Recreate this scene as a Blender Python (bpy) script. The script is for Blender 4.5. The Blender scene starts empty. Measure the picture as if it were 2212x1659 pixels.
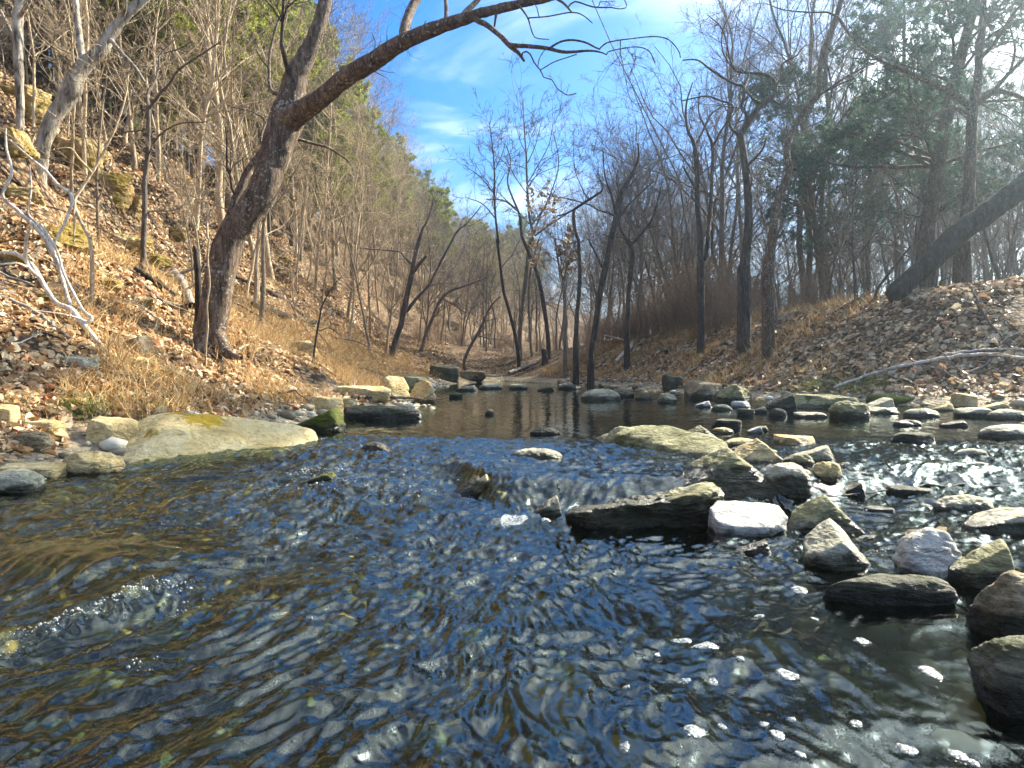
import bpy, bmesh, math, random
import numpy as np
from mathutils import Vector

SC = bpy.context.scene
COL = SC.collection
RNG = np.random.default_rng(7)

# ------------------------------------------------------------------ camera numbers
H = 0.60                     # eye height above the lower water
F = 1579.0                   # focal length in pixels of a 2212 wide picture
CU, CV = 1106.0, 790.6       # principal column, horizon row

def ray(u, v, y):
    return np.array([(u - CU) / F * y, y, H - (v - CV) / F * y])

# ------------------------------------------------------------------ noise
_perm = np.random.default_rng(3).permutation(256).astype(np.int32)
_perm = np.concatenate([_perm, _perm])
_g = np.random.default_rng(4).normal(size=(256, 3)).astype(np.float32)
_g /= np.linalg.norm(_g, axis=1)[:, None]

def pn(x, y, z=0.0):
    x, y, z = np.broadcast_arrays(np.asarray(x, np.float32), np.asarray(y, np.float32), np.asarray(z, np.float32))
    sh = x.shape
    x, y, z = x.ravel(), y.ravel(), z.ravel()
    ix, iy, iz = np.floor(x), np.floor(y), np.floor(z)
    fx, fy, fz = x - ix, y - iy, z - iz
    ix, iy, iz = ix.astype(np.int32), iy.astype(np.int32), iz.astype(np.int32)
    ux, uy, uz = [f * f * f * (f * (f * 6 - 15) + 10) for f in (fx, fy, fz)]
    out = np.zeros_like(x)
    for a in (0, 1):
        pa = _perm[(ix + a) & 255]
        wa = ux if a else 1 - ux
        for b in (0, 1):
            pb = _perm[(pa + iy + b) & 255]
            wb = wa * (uy if b else 1 - uy)
            for c in (0, 1):
                g = _g[_perm[(pb + iz + c) & 255]]
                out += wb * (uz if c else 1 - uz) * (g[:, 0] * (fx - a) + g[:, 1] * (fy - b) + g[:, 2] * (fz - c))
    return (out * 1.5).reshape(sh)

def fbm(x, y, z=0.0, o=4, gain=0.5):
    s, a, f = 0, 1.0, 1.0
    for k in range(o):
        s = s + a * pn(np.asarray(x) * f + 17.3 * k, np.asarray(y) * f - 9.1 * k, np.asarray(z) * f + 3.7 * k)
        a *= gain; f *= 2.03
    return s

def sstep(a, b, x):
    t = np.clip((np.asarray(x, float) - a) / (b - a), 0, 1)
    return t * t * (3 - 2 * t)

# ------------------------------------------------------------------ terrain
LSH = np.array([(-4.4, -30), (-4.0, -4), (-3.0, .5), (-2.45, 2.6), (-2.3, 3.4), (-2.2, 4.0), (-1.75, 5.0), (-1.75, 6.0),
                (-1.65, 7.3), (-1.1, 8.2), (-1.6, 11.3), (-1.9, 20), (-.3, 24)], float)
RSH = np.array([(-.3, 24), (2.0, 17.7), (2.75, 13.4), (3.7, 10.2), (4.5, 9.1), (5.8, 8.4), (9, 7.4), (14, 4), (17, -4), (18, -30)], float)

def seg_dist(x, y, poly):
    d = np.full(np.shape(x), 1e9)
    for (ax, ay), (bx, by) in zip(poly[:-1], poly[1:]):
        vx, vy = bx - ax, by - ay
        t = np.clip(((x - ax) * vx + (y - ay) * vy) / (vx * vx + vy * vy), 0, 1)
        d = np.minimum(d, np.hypot(x - ax - t * vx, y - ay - t * vy))
    return d

def shore(x, y):
    """signed distance to the water's edge (negative in the water) and which side: 1 on the left bank."""
    x = np.asarray(x, float); y = np.asarray(y, float)
    xl = np.interp(y, LSH[:, 1], LSH[:, 0]); xr = np.interp(-y, -RSH[:, 1], RSH[:, 0])
    dl, dr = seg_dist(x, y, LSH), seg_dist(x, y, RSH)
    inside = (x > xl) & (x < xr) & (y < 24)
    d = np.minimum(dl, dr)
    return np.where(inside, -d, d), dl < dr

def wlevel(x, y):
    """mean water level: an upper pool behind the ledge of rocks, a short chute on the left."""
    x = np.asarray(x, float); y = np.asarray(y, float)
    yc = 3.02 + 0.55 * sstep(.0, -.35, x) + .35 * sstep(1.1, 1.8, x)
    a = sstep(yc - .10, yc + .22, y)
    b = sstep(2.3, 5.2, y)
    k = sstep(-.55, -.15, x) * (1 - sstep(1.9, 2.8, x))
    return .10 * (k * a + (1 - k) * b)

def toe(y):
    return np.interp(y, [-30, 12, 25, 40, 70, 110, 220], [-4.4, -4.3, -4.6, -3, 3, 11, 45])

def gh(x, y):
    x = np.asarray(x, float); y = np.asarray(y, float)
    s, left = shore(x, y)
    w = wlevel(x, y)
    far = sstep(26, 40, y)
    bed = -.03 - .20 * sstep(0, 1.1, -s) + .05 * fbm(x * 2.1, y * 2.1, 5, 3)
    wob = fbm(x * .45, y * .45, 2, 3)
    # left: gentle bank, then the steep hillside
    t = (toe(y) + .7 * wob * np.clip(s / 3, 0, 1.5)) - x
    hill = .85 * np.log1p(np.exp(np.clip(t * 2.2, -40, 40))) / 2.2
    hl = 15.5 * np.tanh(hill / 15.5)
    ledge = np.sin((hl * 1.15 + .8 * wob) * 2 * math.pi) * .16 * sstep(.8, 3, t)
    zl = .02 + .06 * sstep(0, .4, s) + 1.25 * (1 - np.exp(-(np.maximum(s, 0) / 2.1) ** 2)) + hl + ledge
    # right: a leaf covered bank with a crest, then the flat of the wood
    crest = np.interp(x, [0, 2, 4, 8, 12], [.75, 1.0, 1.3, 1.75, 2.0])
    zr = .02 + .08 * sstep(0, .3, s) + crest * sstep(.15, 3.6, s) + .012 * np.clip(s - 3, 0, 60) + hl * far
    z = np.where(left, zl, zr)
    mid = sstep(-2.5, 2.5, x - np.interp(y, [20, 24, 60, 200], [-.5, -.3, 0, 0]))
    z = np.where(y > 24, zl * (1 - mid) + zr * mid, z)
    z = z + (.07 * wob + .035 * fbm(x * 2.3, y * 2.3, 1, 3)) * sstep(.1, 1.2, s)
    return w + np.where(s < 0, bed, z)

def ground_hit(u, v):
    """where the sight line of a point of the photograph meets ground or water."""
    y = np.concatenate([np.linspace(.9, 30, 6000), np.linspace(30, 160, 2000)])
    x = (u - CU) / F * y; z = H - (v - CV) / F * y
    g = np.maximum(gh(x, y), wlevel(x, y))
    k = np.argmax(z <= g)
    if z[k] > g[k]: k = len(y) - 1
    return np.array([x[k], y[k], g[k]])

# ------------------------------------------------------------------ object helpers
def mesh_np(name, V, faces, mat=None, smooth=True, parent=None, attrs=None):
    """V (N,3); faces: list of (M,k) index arrays -> one linked mesh object."""
    me = bpy.data.meshes.new(name)
    V = np.asarray(V, np.float32)
    me.vertices.add(len(V)); me.vertices.foreach_set('co', V.ravel())
    idx = np.concatenate([np.asarray(f, np.int32).ravel() for f in faces])
    tot = np.concatenate([np.full(len(f), np.shape(f)[1], np.int32) for f in faces])
    st = np.concatenate([[0], np.cumsum(tot)[:-1]]).astype(np.int32)
    me.loops.add(len(idx)); me.loops.foreach_set('vertex_index', idx)
    me.polygons.add(len(tot)); me.polygons.foreach_set('loop_start', st)
    me.polygons.foreach_set('loop_total', tot)
    me.polygons.foreach_set('use_smooth', np.full(len(tot), smooth))
    for k, a in (attrs or {}).items():
        at = me.attributes.new(k, 'FLOAT', 'POINT'); at.data.foreach_set('value', np.asarray(a, np.float32))
    me.update(calc_edges=True); me.validate()
    if mat: me.materials.append(mat)
    o = bpy.data.objects.new(name, me); COL.objects.link(o)
    if parent: o.parent = parent
    return o

def empty(name, loc):
    o = bpy.data.objects.new(name, None); COL.objects.link(o); o.location = loc
    o.empty_display_size = .2
    return o

def tag(o, label=None, cat=None, group=None, kind=None):
    for k, v in (('label', label), ('category', cat), ('group', group), ('kind', kind)):
        if v: o[k] = v
    return o

def dup(root, loc, rz=0, sc=1, tilt=(0, 0), label=None, group=None):
    r = root.copy(); COL.objects.link(r)
    r.location = loc; r.rotation_euler = (tilt[0], tilt[1], rz); r.scale = (sc, sc, sc) if np.isscalar(sc) else sc
    if label: r['label'] = label
    if group: r['group'] = group
    for ch in root.children:
        c = ch.copy(); COL.objects.link(c); c.parent = r
    return r

# ------------------------------------------------------------------ materials
def newmat(name):
    m = bpy.data.materials.new(name); m.use_nodes = True
    nt = m.node_tree; nt.nodes.clear()
    out = nt.nodes.new('ShaderNodeOutputMaterial')
    return m, nt, out

class N:
    """terse node building"""
    def __init__(s, nt): s.nt = nt
    def add(s, t, **kw):
        n = s.nt.nodes.new(t)
        for k, v in kw.items(): setattr(n, k, v)
        return n
    def link(s, a, b): s.nt.links.new(a, b)
    def val(s, sock, v):
        if hasattr(v, 'is_linked') or isinstance(v, bpy.types.NodeSocket): s.link(v, sock)
        else: sock.default_value = v
    def math(s, op, a, b=None, c=None, clamp=False):
        n = s.add('ShaderNodeMath', operation=op, use_clamp=clamp)
        for i, v in enumerate((a, b, c)):
            if v is not None: s.val(n.inputs[i], v)
        return n.outputs[0]
    def vmath(s, op, a, b=None):
        n = s.add('ShaderNodeVectorMath', operation=op)
        for i, v in enumerate((a, b)):
            if v is not None: s.val(n.inputs[i], v)
        return n
    def noise(s, vec, scale, detail=4, rough=.55, dist=0):
        n = s.add('ShaderNodeTexNoise')
        if vec is not None: s.link(vec, n.inputs['Vector'])
        n.inputs['Scale'].default_value = scale; n.inputs['Detail'].default_value = detail
        n.inputs['Roughness'].default_value = rough; n.inputs['Distortion'].default_value = dist
        return n.outputs['Fac']
    def ramp(s, f, stops, interp='LINEAR'):
        n = s.add('ShaderNodeValToRGB'); r = n.color_ramp; r.interpolation = interp
        while len(r.elements) < len(stops): r.elements.new(.5)
        for e, (p, c) in zip(r.elements, stops):
            e.position = p; e.color = (*c, 1) if len(c) == 3 else c
        s.link(f, n.inputs[0])
        return n.outputs['Color']
    def mix(s, f, a, b, blend='MIX'):
        n = s.add('ShaderNodeMix', data_type='RGBA', blend_type=blend)
        s.val(n.inputs['Factor'], f)
        for k, v in (('A', a), ('B', b)):
            sock = [i for i in n.inputs if i.name == k and i.type == 'RGBA'][0]
            if isinstance(v, tuple): v = (*v, 1) if len(v) == 3 else v
            s.val(sock, v)
        return [o for o in n.outputs if o.type == 'RGBA'][0]
    def step(s, f, a, b):
        n = s.add('ShaderNodeMapRange', interpolation_type='SMOOTHSTEP')
        s.val(n.inputs['Value'], f); n.inputs['From Min'].default_value = a; n.inputs['From Max'].default_value = b
        return n.outputs['Result']
    def bump(s, h, strength, dist, normal=None):
        n = s.add('ShaderNodeBump'); s.link(h, n.inputs['Height'])
        n.inputs['Strength'].default_value = strength; n.inputs['Distance'].default_value = dist
        if normal: s.link(normal, n.inputs['Normal'])
        return n.outputs['Normal']
    def mapped(s, vec, scale):
        n = s.add('ShaderNodeMapping'); s.link(vec, n.inputs['Vector']); n.inputs['Scale'].default_value = scale
        return n.outputs['Vector']

def bark_mat(name, c0, c1, c2, scale=14, lichen=None):
    m, nt, out = newmat(name); q = N(nt)
    tc = q.add('ShaderNodeTexCoord').outputs['Object']
    st = q.mapped(tc, (1, 1, .25))
    n1 = q.math('MULTIPLY_ADD', q.noise(st, scale * 3.2, 6, .7, .6), .55, q.math('MULTIPLY', q.noise(st, scale, 5, .65), .45)); n2 = q.noise(tc, scale * .22, 3)
    rnd = q.add('ShaderNodeObjectInfo').outputs['Random']
    c = q.ramp(n1, [(.40, c0), (.51, c1), (.62, c2)])
    if lichen:
        f = q.step(q.math('ADD', q.noise(tc, scale * 2.0, 5, .7), q.math('MULTIPLY', n2, .35)), .76, .84)
        c = q.mix(f, c, lichen)
    c = q.mix(q.math('MULTIPLY', n2, .35), c, c0)
    hsv = q.add('ShaderNodeHueSaturation'); q.link(c, hsv.inputs['Color'])
    q.link(q.math('MULTIPLY_ADD', rnd, .85, .5), hsv.inputs['Value'])
    b = q.add('ShaderNodeBsdfPrincipled'); q.link(hsv.outputs[0], b.inputs['Base Color'])
    b.inputs['Roughness'].default_value = .85; b.inputs['Specular IOR Level'].default_value = .25
    q.link(q.bump(n1, 1.0, .05), b.inputs['Normal'])
    q.link(b.outputs[0], out.inputs[0])
    return m

def leafy_mat(name, stops, rough=.7, trans=.25, interp='LINEAR'):
    m, nt, out = newmat(name); q = N(nt)
    r = q.add('ShaderNodeNewGeometry').outputs['Random Per Island']
    c = q.ramp(r, stops, interp)
    b = q.add('ShaderNodeBsdfPrincipled'); q.link(c, b.inputs['Base Color'])
    b.inputs['Roughness'].default_value = rough; b.inputs['Specular IOR Level'].default_value = .3
    if trans:
        t = q.add('ShaderNodeBsdfTranslucent'); q.link(c, t.inputs['Color'])
        mx = q.add('ShaderNodeMixShader'); mx.inputs[0].default_value = trans
        q.link(b.outputs[0], mx.inputs[1]); q.link(t.outputs[0], mx.inputs[2]); q.link(mx.outputs[0], out.inputs[0])
    else: q.link(b.outputs[0], out.inputs[0])
    return m

def rock_mat(name, c0, c1, c2, algae=None, algae_amt=.5, scale=5, moss=None):
    m, nt, out = newmat(name); q = N(nt)
    tc = q.add('ShaderNodeTexCoord').outputs['Object']
    oi = q.add('ShaderNodeObjectInfo')
    off = q.vmath('ADD', tc, q.vmath('SCALE', q.mapped(tc, (0, 0, 0))).outputs[0]).outputs[0]
    vec = q.vmath('ADD', off, q.math('MULTIPLY', oi.outputs['Random'], 37.0)).outputs[0]
    n1 = q.noise(vec, scale, 8, .62, .4)
    n2 = q.noise(vec, scale * 7, 6, .7)
    n3 = q.noise(q.mapped(vec, (1, 1, 4.5)), scale * 1.6, 5, .6, .6)
    c = q.ramp(n1, [(.28, c0), (.5, c1), (.7, c2)])
    c = q.mix(q.math('MULTIPLY', q.step(n3, .52, .7), .55), c, c0)
    c = q.mix(q.math('MULTIPLY', q.step(n2, .5, .8), .45), c, c2)
    c = q.mix(q.math('MULTIPLY', q.step(n2, .52, .3), .55), c, tuple(x * .45 for x in c0))
    if algae:
        up = q.add('ShaderNodeSeparateXYZ'); q.link(q.add('ShaderNodeNewGeometry').outputs['Normal'], up.inputs[0])
        f = q.math('ADD', q.noise(vec, scale * .7, 6, .65, .5), algae_amt - .5)
        c = q.mix(q.step(f, .47, .60), c, q.mix(n2, tuple(x * .55 for x in algae), algae))
    if moss:
        for (mx_, my_, mz_, r_) in moss[1]:
            d = q.vmath('DISTANCE', tc, (mx_, my_, mz_)).outputs['Value']
            f = q.math('SUBTRACT', q.math('ADD', r_, q.math('MULTIPLY_ADD', q.noise(vec, 16, 6, .7), .34, -.17)), d)
            c = q.mix(q.step(f, .0, .02), c, q.mix(n2, moss[0], tuple(x * .5 for x in moss[0])))
    # wet band above the waterline, also painting in shade on lower rock faces (object colour's red is its height)
    pz = q.add('ShaderNodeSeparateXYZ'); q.link(q.add('ShaderNodeNewGeometry').outputs['Position'], pz.inputs[0])
    wl = q.add('ShaderNodeSeparateColor'); q.link(oi.outputs['Color'], wl.inputs[0])
    h = q.math('SUBTRACT', pz.outputs[2], wl.outputs[0])
    h = q.math('ADD', h, q.math('MULTIPLY_ADD', q.noise(vec, 9, 5, .65), .12, -.06))
    wet = q.step(h, .022, -.006)
    c = q.mix(wet, c, q.mix(1.0, c, (.13, .13, .10), 'MULTIPLY'))
    b = q.add('ShaderNodeBsdfPrincipled'); q.link(c, b.inputs['Base Color'])
    q.link(q.math('MULTIPLY_ADD', wet, -.55, .85), b.inputs['Roughness'])
    b.inputs['Specular IOR Level'].default_value = .35
    vo = q.add('ShaderNodeTexVoronoi', feature='DISTANCE_TO_EDGE'); q.link(q.vmath('ADD', q.mapped(vec, (.6, 1, 2.8)), q.math('MULTIPLY', n1, .35)).outputs[0], vo.inputs['Vector']); vo.inputs['Scale'].default_value = scale * .9
    crack = q.math('MAXIMUM', q.step(vo.outputs['Distance'], .0, .03), q.step(q.noise(vec, scale * 1.3, 3), .60, .48))
    hh = q.math('ADD', q.math('MULTIPLY', n2, .6), q.math('ADD', n1, q.math('MULTIPLY_ADD', crack, .22, n3)))
    q.link(q.bump(hh, 1.0, .03), b.inputs['Normal'])
    q.link(b.outputs[0], out.inputs[0])
    return m

def ground_mat():
    m, nt, out = newmat('ground'); q = N(nt)
    pos = q.add('ShaderNodeNewGeometry').outputs['Position']
    at = q.add('ShaderNodeAttribute', attribute_name='bank').outputs['Fac']     # 0 under water, 1 dry
    sand = q.add('ShaderNodeAttribute', attribute_name='sand').outputs['Fac']
    v1 = q.add('ShaderNodeTexVoronoi'); q.link(pos, v1.inputs['Vector']); v1.inputs['Scale'].default_value = 17
    cell = q.add('ShaderNodeSeparateColor'); q.link(v1.outputs['Color'], cell.inputs[0])
    n = q.noise(pos, 1.3, 6, .6); nf = q.noise(pos, 22, 5, .7)
    leaf = q.ramp(cell.outputs[0], [(0, (.10, .055, .028)), (.3, (.24, .135, .06)), (.6, (.36, .235, .12)), (.85, (.42, .31, .19)), (1, (.20, .10, .05))])
    leaf = q.mix(q.math('MULTIPLY', n, .6), leaf, (.13, .085, .045))
    leaf = q.mix(q.step(v1.outputs['Distance'], .35, .7), leaf, (.04, .027, .016))
    grit = q.ramp(nf, [(.3, (.20, .16, .10)), (.55, (.42, .36, .25)), (.75, (.56, .50, .38))])
    dry = q.mix(sand, leaf, grit)
    v2 = q.add('ShaderNodeTexVoronoi'); q.link(pos, v2.inputs['Vector']); v2.inputs['Scale'].default_value = 8
    c2 = q.add('ShaderNodeSeparateColor'); q.link(v2.outputs['Color'], c2.inputs[0])
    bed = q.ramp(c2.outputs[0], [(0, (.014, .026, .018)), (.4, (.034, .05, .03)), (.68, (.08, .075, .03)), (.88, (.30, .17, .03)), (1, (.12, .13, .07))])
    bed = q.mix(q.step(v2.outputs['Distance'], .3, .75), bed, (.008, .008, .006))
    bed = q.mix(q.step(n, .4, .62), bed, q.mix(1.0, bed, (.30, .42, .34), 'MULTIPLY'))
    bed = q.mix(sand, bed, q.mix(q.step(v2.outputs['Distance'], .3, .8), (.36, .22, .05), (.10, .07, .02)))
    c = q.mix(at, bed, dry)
    b = q.add('ShaderNodeBsdfPrincipled'); q.link(c, b.inputs['Base Color'])
    b.inputs['Roughness'].default_value = .85; b.inputs['Specular IOR Level'].default_value = .2
    q.link(q.bump(q.math('ADD', q.math('MULTIPLY', v1.outputs['Distance'], -1.0), nf), .8, .05), b.inputs['Normal'])
    q.link(b.outputs[0], out.inputs[0])
    return m

def water_mat():
    m, nt, out = newmat('stream_water'); q = N(nt)
    pos = q.add('ShaderNodeNewGeometry').outputs['Position']
    rough = q.add('ShaderNodeAttribute', attribute_name='chop').outputs['Fac']
    mp = q.add('ShaderNodeMapping'); q.link(pos, mp.inputs['Vector'])
    mp.inputs['Rotation'].default_value = (0, 0, math.radians(-27)); mp.inputs['Scale'].default_value = (2.2, .9, 1)
    n1 = q.noise(mp.outputs[0], 16, 4, .6, 1.2)
    n2 = q.noise(mp.outputs[0], 48, 3, .55, .8)
    h = q.math('MULTIPLY', q.math('MULTIPLY_ADD', n2, .35, n1), q.math('MULTIPLY_ADD', rough, 1.0, .06))
    nor = q.bump(h, .35, .007)
    fr = q.add('ShaderNodeFresnel'); fr.inputs['IOR'].default_value = 1.62; q.link(nor, fr.inputs['Normal'])
    tr = q.add('ShaderNodeBsdfTransparent'); tr.inputs['Color'].default_value = (.66, .78, .58, 1)
    gl = q.add('ShaderNodeBsdfGlossy'); gl.inputs['Roughness'].default_value = .02; q.link(nor, gl.inputs['Normal'])
    gl.inputs['Color'].default_value = (.93, 1, .96, 1)
    mx = q.add('ShaderNodeMixShader'); q.link(fr.outputs[0], mx.inputs[0]); q.link(tr.outputs[0], mx.inputs[1]); q.link(gl.outputs[0], mx.inputs[2])
    q.link(mx.outputs[0], out.inputs[0])
    return m

def foam_mat():
    m, nt, out = newmat('foam'); q = N(nt)
    tc = q.add('ShaderNodeTexCoord').outputs['Object']
    v = q.add('ShaderNodeTexVoronoi'); q.link(tc, v.inputs['Vector']); v.inputs['Scale'].default_value = 220
    b = q.add('ShaderNodeBsdfPrincipled'); b.inputs['Base Color'].default_value = (.40, .44, .44, 1)
    b.inputs['Roughness'].default_value = .35
    q.link(q.math('MULTIPLY_ADD', q.step(q.noise(tc, 90, 4, .65), .38, .64), .60, .22), b.inputs['Alpha'])
    q.link(q.bump(v.outputs['Distance'], .6, .003), b.inputs['Normal'])
    q.link(b.outputs[0], out.inputs[0])
    return m

M = {}
M['bark_dark'] = bark_mat('bark_dark', (.030, .020, .013), (.13, .088, .058), (.29, .215, .15), 16, (.46, .42, .35))
M['bark_pale'] = bark_mat('bark_pale', (.08, .06, .04), (.46, .41, .33), (.70, .65, .56), 5)
M['bark_grey'] = bark_mat('bark_grey', (.07, .055, .042), (.19, .155, .12), (.32, .28, .23), 12)
M['bark_tan'] = bark_mat('bark_tan', (.24, .17, .10), (.46, .36, .23), (.62, .52, .37), 12)
M['bark_black'] = bark_mat('bark_black', (.022, .018, .014), (.075, .06, .047), (.17, .14, .115), 12)
M['wood_pale'] = bark_mat('wood_pale', (.26, .22, .18), (.52, .47, .40), (.68, .63, .55), 9)
M['needles'] = leafy_mat('pine_needles', [(0, (.11, .15, .015)), (.5, (.26, .30, .03)), (1, (.40, .41, .06))], .7, .45)
M['needles_cedar'] = leafy_mat('cedar_sprays', [(0, (.035, .075, .055)), (.6, (.07, .13, .09)), (1, (.12, .19, .12))], .6, .4)
M['leaf'] = leafy_mat('fallen_leaves', [(0, (.12, .06, .03)), (.15, (.26, .13, .05)), (.4, (.44, .27, .12)), (.65, (.56, .40, .22)), (.9, (.66, .54, .35)), (1, (.36, .12, .04))], .6)
M['leaf_grey'] = leafy_mat('weathered_leaves', [(0, (.10, .065, .045)), (.25, (.26, .18, .10)), (.55, (.46, .36, .22)), (.85, (.62, .51, .35)), (1, (.46, .20, .08))], .5)
M['grass_dry'] = leafy_mat('dry_grass', [(0, (.28, .13, .045)), (.4, (.52, .32, .12)), (.8, (.64, .47, .21)), (1, (.68, .57, .33))], .7, .3)
M['grass_green'] = leafy_mat('green_grass', [(0, (.05, .09, .015)), (.5, (.14, .20, .03)), (.8, (.30, .32, .08)), (1, (.48, .42, .20))], .6, .3)
M['brush'] = bark_mat('brush_stems', (.20, .135, .09), (.38, .27, .18), (.52, .40, .28), 10)
M['rock_tan'] = rock_mat('rock_tan', (.33, .23, .09), (.53, .41, .19), (.68, .57, .34))
def big_mat(pts): return rock_mat('rock_mossy_slab', (.46, .32, .11), (.62, .47, .21), (.70, .58, .32), scale=3.2,
                         moss=((.42, .28, .012), pts))
M['rock_olive'] = rock_mat('rock_olive', (.11, .105, .042), (.23, .22, .105), (.38, .365, .22), (.10, .10, .025), .45)
M['rock_grey'] = rock_mat('rock_grey', (.20, .185, .12), (.39, .37, .26), (.56, .54, .42), (.17, .18, .07), .38)
M['rock_pale'] = rock_mat('rock_pale', (.28, .27, .23), (.48, .47, .42), (.62, .61, .56), scale=4)
M['rock_brown'] = rock_mat('rock_brown', (.10, .07, .04), (.26, .20, .11), (.42, .36, .24), (.07, .065, .025), .45, scale=9)
M['rock_dark'] = rock_mat('rock_dark', (.025, .026, .016), (.07, .07, .045), (.15, .15, .10), (.05, .06, .012), .45)
M['rock_moss'] = rock_mat('rock_moss', (.03, .035, .01), (.09, .10, .025), (.20, .20, .06), (.12, .14, .015), .6)
M['rock_cliff'] = rock_mat('rock_cliff', (.16, .10, .035), (.38, .26, .10), (.58, .46, .25), (.24, .17, .02), .53, scale=3)
M['ground'] = ground_mat(); M['water'] = water_mat(); M['foam'] = foam_mat()
bub = M['foam']

# ------------------------------------------------------------------ ground and water sheets
def fan(y0, y1, off, nrow, ts, power=1.0):
    r = np.geomspace(y0 + off, y1 + off, nrow)
    Y = np.repeat((r - off)[:, None], len(ts), 1)
    X = r[:, None] * ts[None, :]
    return X, Y

def grid_faces(nr, nc):
    i = np.arange(nr * nc).reshape(nr, nc)
    return np.stack([i[:-1, :-1], i[:-1, 1:], i[1:, 1:], i[1:, :-1]], -1).reshape(-1, 4)

def make_ground():
    ts = np.concatenate([np.linspace(-3, -1.15, 30)[:-1], np.linspace(-1.15, 1.15, 520), np.linspace(1.15, 3, 30)[1:]])
    r = np.concatenate([np.linspace(-14, 0.6, 30)[:-1], np.geomspace(2.6, 452, 760) - 2])
    wdt = np.maximum(r + 2, 2.6)
    Y = np.repeat(r[:, None], len(ts), 1); X = wdt[:, None] * ts[None, :]
    Z = gh(X, Y); s, left = shore(X, Y)
    stones = np.clip(fbm(X * 6, Y * 6, 8, 2) - .1, 0, 1) * .10 * sstep(.1, -.3, s)
    Z = Z + stones
    V = np.stack([X, Y, Z], -1).reshape(-1, 3)
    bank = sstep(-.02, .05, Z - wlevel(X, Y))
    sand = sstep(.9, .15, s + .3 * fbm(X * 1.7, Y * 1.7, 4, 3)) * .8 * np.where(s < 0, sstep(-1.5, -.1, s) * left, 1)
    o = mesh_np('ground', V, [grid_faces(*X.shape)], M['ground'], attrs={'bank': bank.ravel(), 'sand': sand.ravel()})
    tag(o, 'leaf covered banks, hillside and stony stream bed', 'ground', kind='structure')
make_ground()

def chop_at(x, y):
    """how rough the water is: riffles, quiet pool, ruffled foreground."""
    c = .55 * np.ones(np.shape(x))
    c = c - .50 * sstep(4.4, 5.3, y + .35 * x * (x < 0)) * sstep(6, 1.0, np.abs(x + .3))          # brown pool
    c = c + .5 * np.exp(-((x + .9) / .9) ** 2 - ((y - 3.2) / 1.2) ** 2)                            # chute
    c = c - .22 * sstep(.2, 1.3, x) * sstep(2.4, 1.6, y)                                           # smoother corner
    c = c + .12 * np.exp(-((y - 12) / 2.5) ** 2) + .55 * np.exp(-((x - 3.0) / 1.3) ** 2 - ((y - 4.0) / 1.1) ** 2)
    c = c - .25 * sstep(1.8, 3.2, x) * sstep(3.2, 4.4, y) * sstep(9, 6.5, y)
    return np.clip(c, .045, 1.2)

FOAM_LINE = [np.array(p) for p in ((-1.10, 1.42), (-1.02, 1.62), (-.93, 1.80), (-.84, 1.93))]

def water_z(x, y):
    x = np.asarray(x, float); y = np.asarray(y, float)
    c = chop_at(x, y)
    wx = x + .16 * fbm(x * 1.4, y * 1.4, 11, 2); wy = y + .16 * fbm(x * 1.4, y * 1.4, 12, 2)
    fx, fy = -.46, -.89
    a = wx * fx + wy * fy; k = wx * fy - wy * fx
    calm = sstep(-.1, .8, x) * sstep(2.5, 1.5, y)
    hump = np.exp(-(((x + 1.30) / .42) ** 2 + ((y - 2.05) / .34) ** 2))
    sm = (1 - .75 * calm) * (1 - .8 * hump)
    z = .030 * pn(a * 1.4, k * 2.4, 1) * (1 + .5 * calm)
    z += .022 * (1 - 2 * np.abs(pn(a * 3.0, k * 6.0, 2))) * (1 - .6 * hump)
    z += .019 * (1 - 2 * np.abs(pn(a * 6.5, k * 13, 3))) * (.4 + .6 * sm)
    z += (.0125 * (1 - 2 * np.abs(pn(a * 13, k * 25, 4))) + .0068 * (1 - 2 * np.abs(pn(a * 27, k * 46, 5)))) * sm
    z *= .85 * c
    # a boulder just under the surface lifts a smooth glassy hump that breaks along a short line
    d = np.hypot((x + 1.28) / .36, (y - 2.02) / .30)
    side = (x + 1.10) * .93 - (y - 1.42) * .44        # across the breaking line
    z += .085 * np.exp(-d ** 2) * sstep(.10, -.06, side)
    z += -.03 * np.exp(-((side - .11) / .07) ** 2) * np.exp(-((y - 1.7) / .3) ** 2)
    ch = np.exp(-((side - .02) / .035) ** 2) * np.exp(-((y - 1.68) / .28) ** 2)
    z += ch * (.02 * pn(x * 18, y * 18, 7) + .018 * pn(x * 45, y * 45, 8))
    return wlevel(x, y) + z

def make_water():
    ts = np.concatenate([np.linspace(-1.05, 1.05, 1250), np.linspace(1.05, 2.6, 90)[1:]])
    off = 1.2
    r = np.geomspace(1.1, 25.5 + off, 1150)
    Y = np.repeat((r - off)[:, None], len(ts), 1); X = r[:, None] * ts[None, :]
    Z = water_z(X, Y)
    keep = (gh(X, Y) < wlevel(X, Y) + .10)
    f = grid_faces(*X.shape)
    f = f[keep.ravel()[f].any(1)]
    used = np.unique(f); re = np.zeros(X.size, np.int64); re[used] = np.arange(len(used))
    V = np.stack([X, Y, Z], -1).reshape(-1, 3)[used]
    o = mesh_np('stream_water', V, [re[f]], M['water'], attrs={'chop': chop_at(X, Y).ravel()[used]})
    tag(o, 'rippled dark stream water reflecting sky and hillside', 'water', kind='structure')
make_water()

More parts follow.
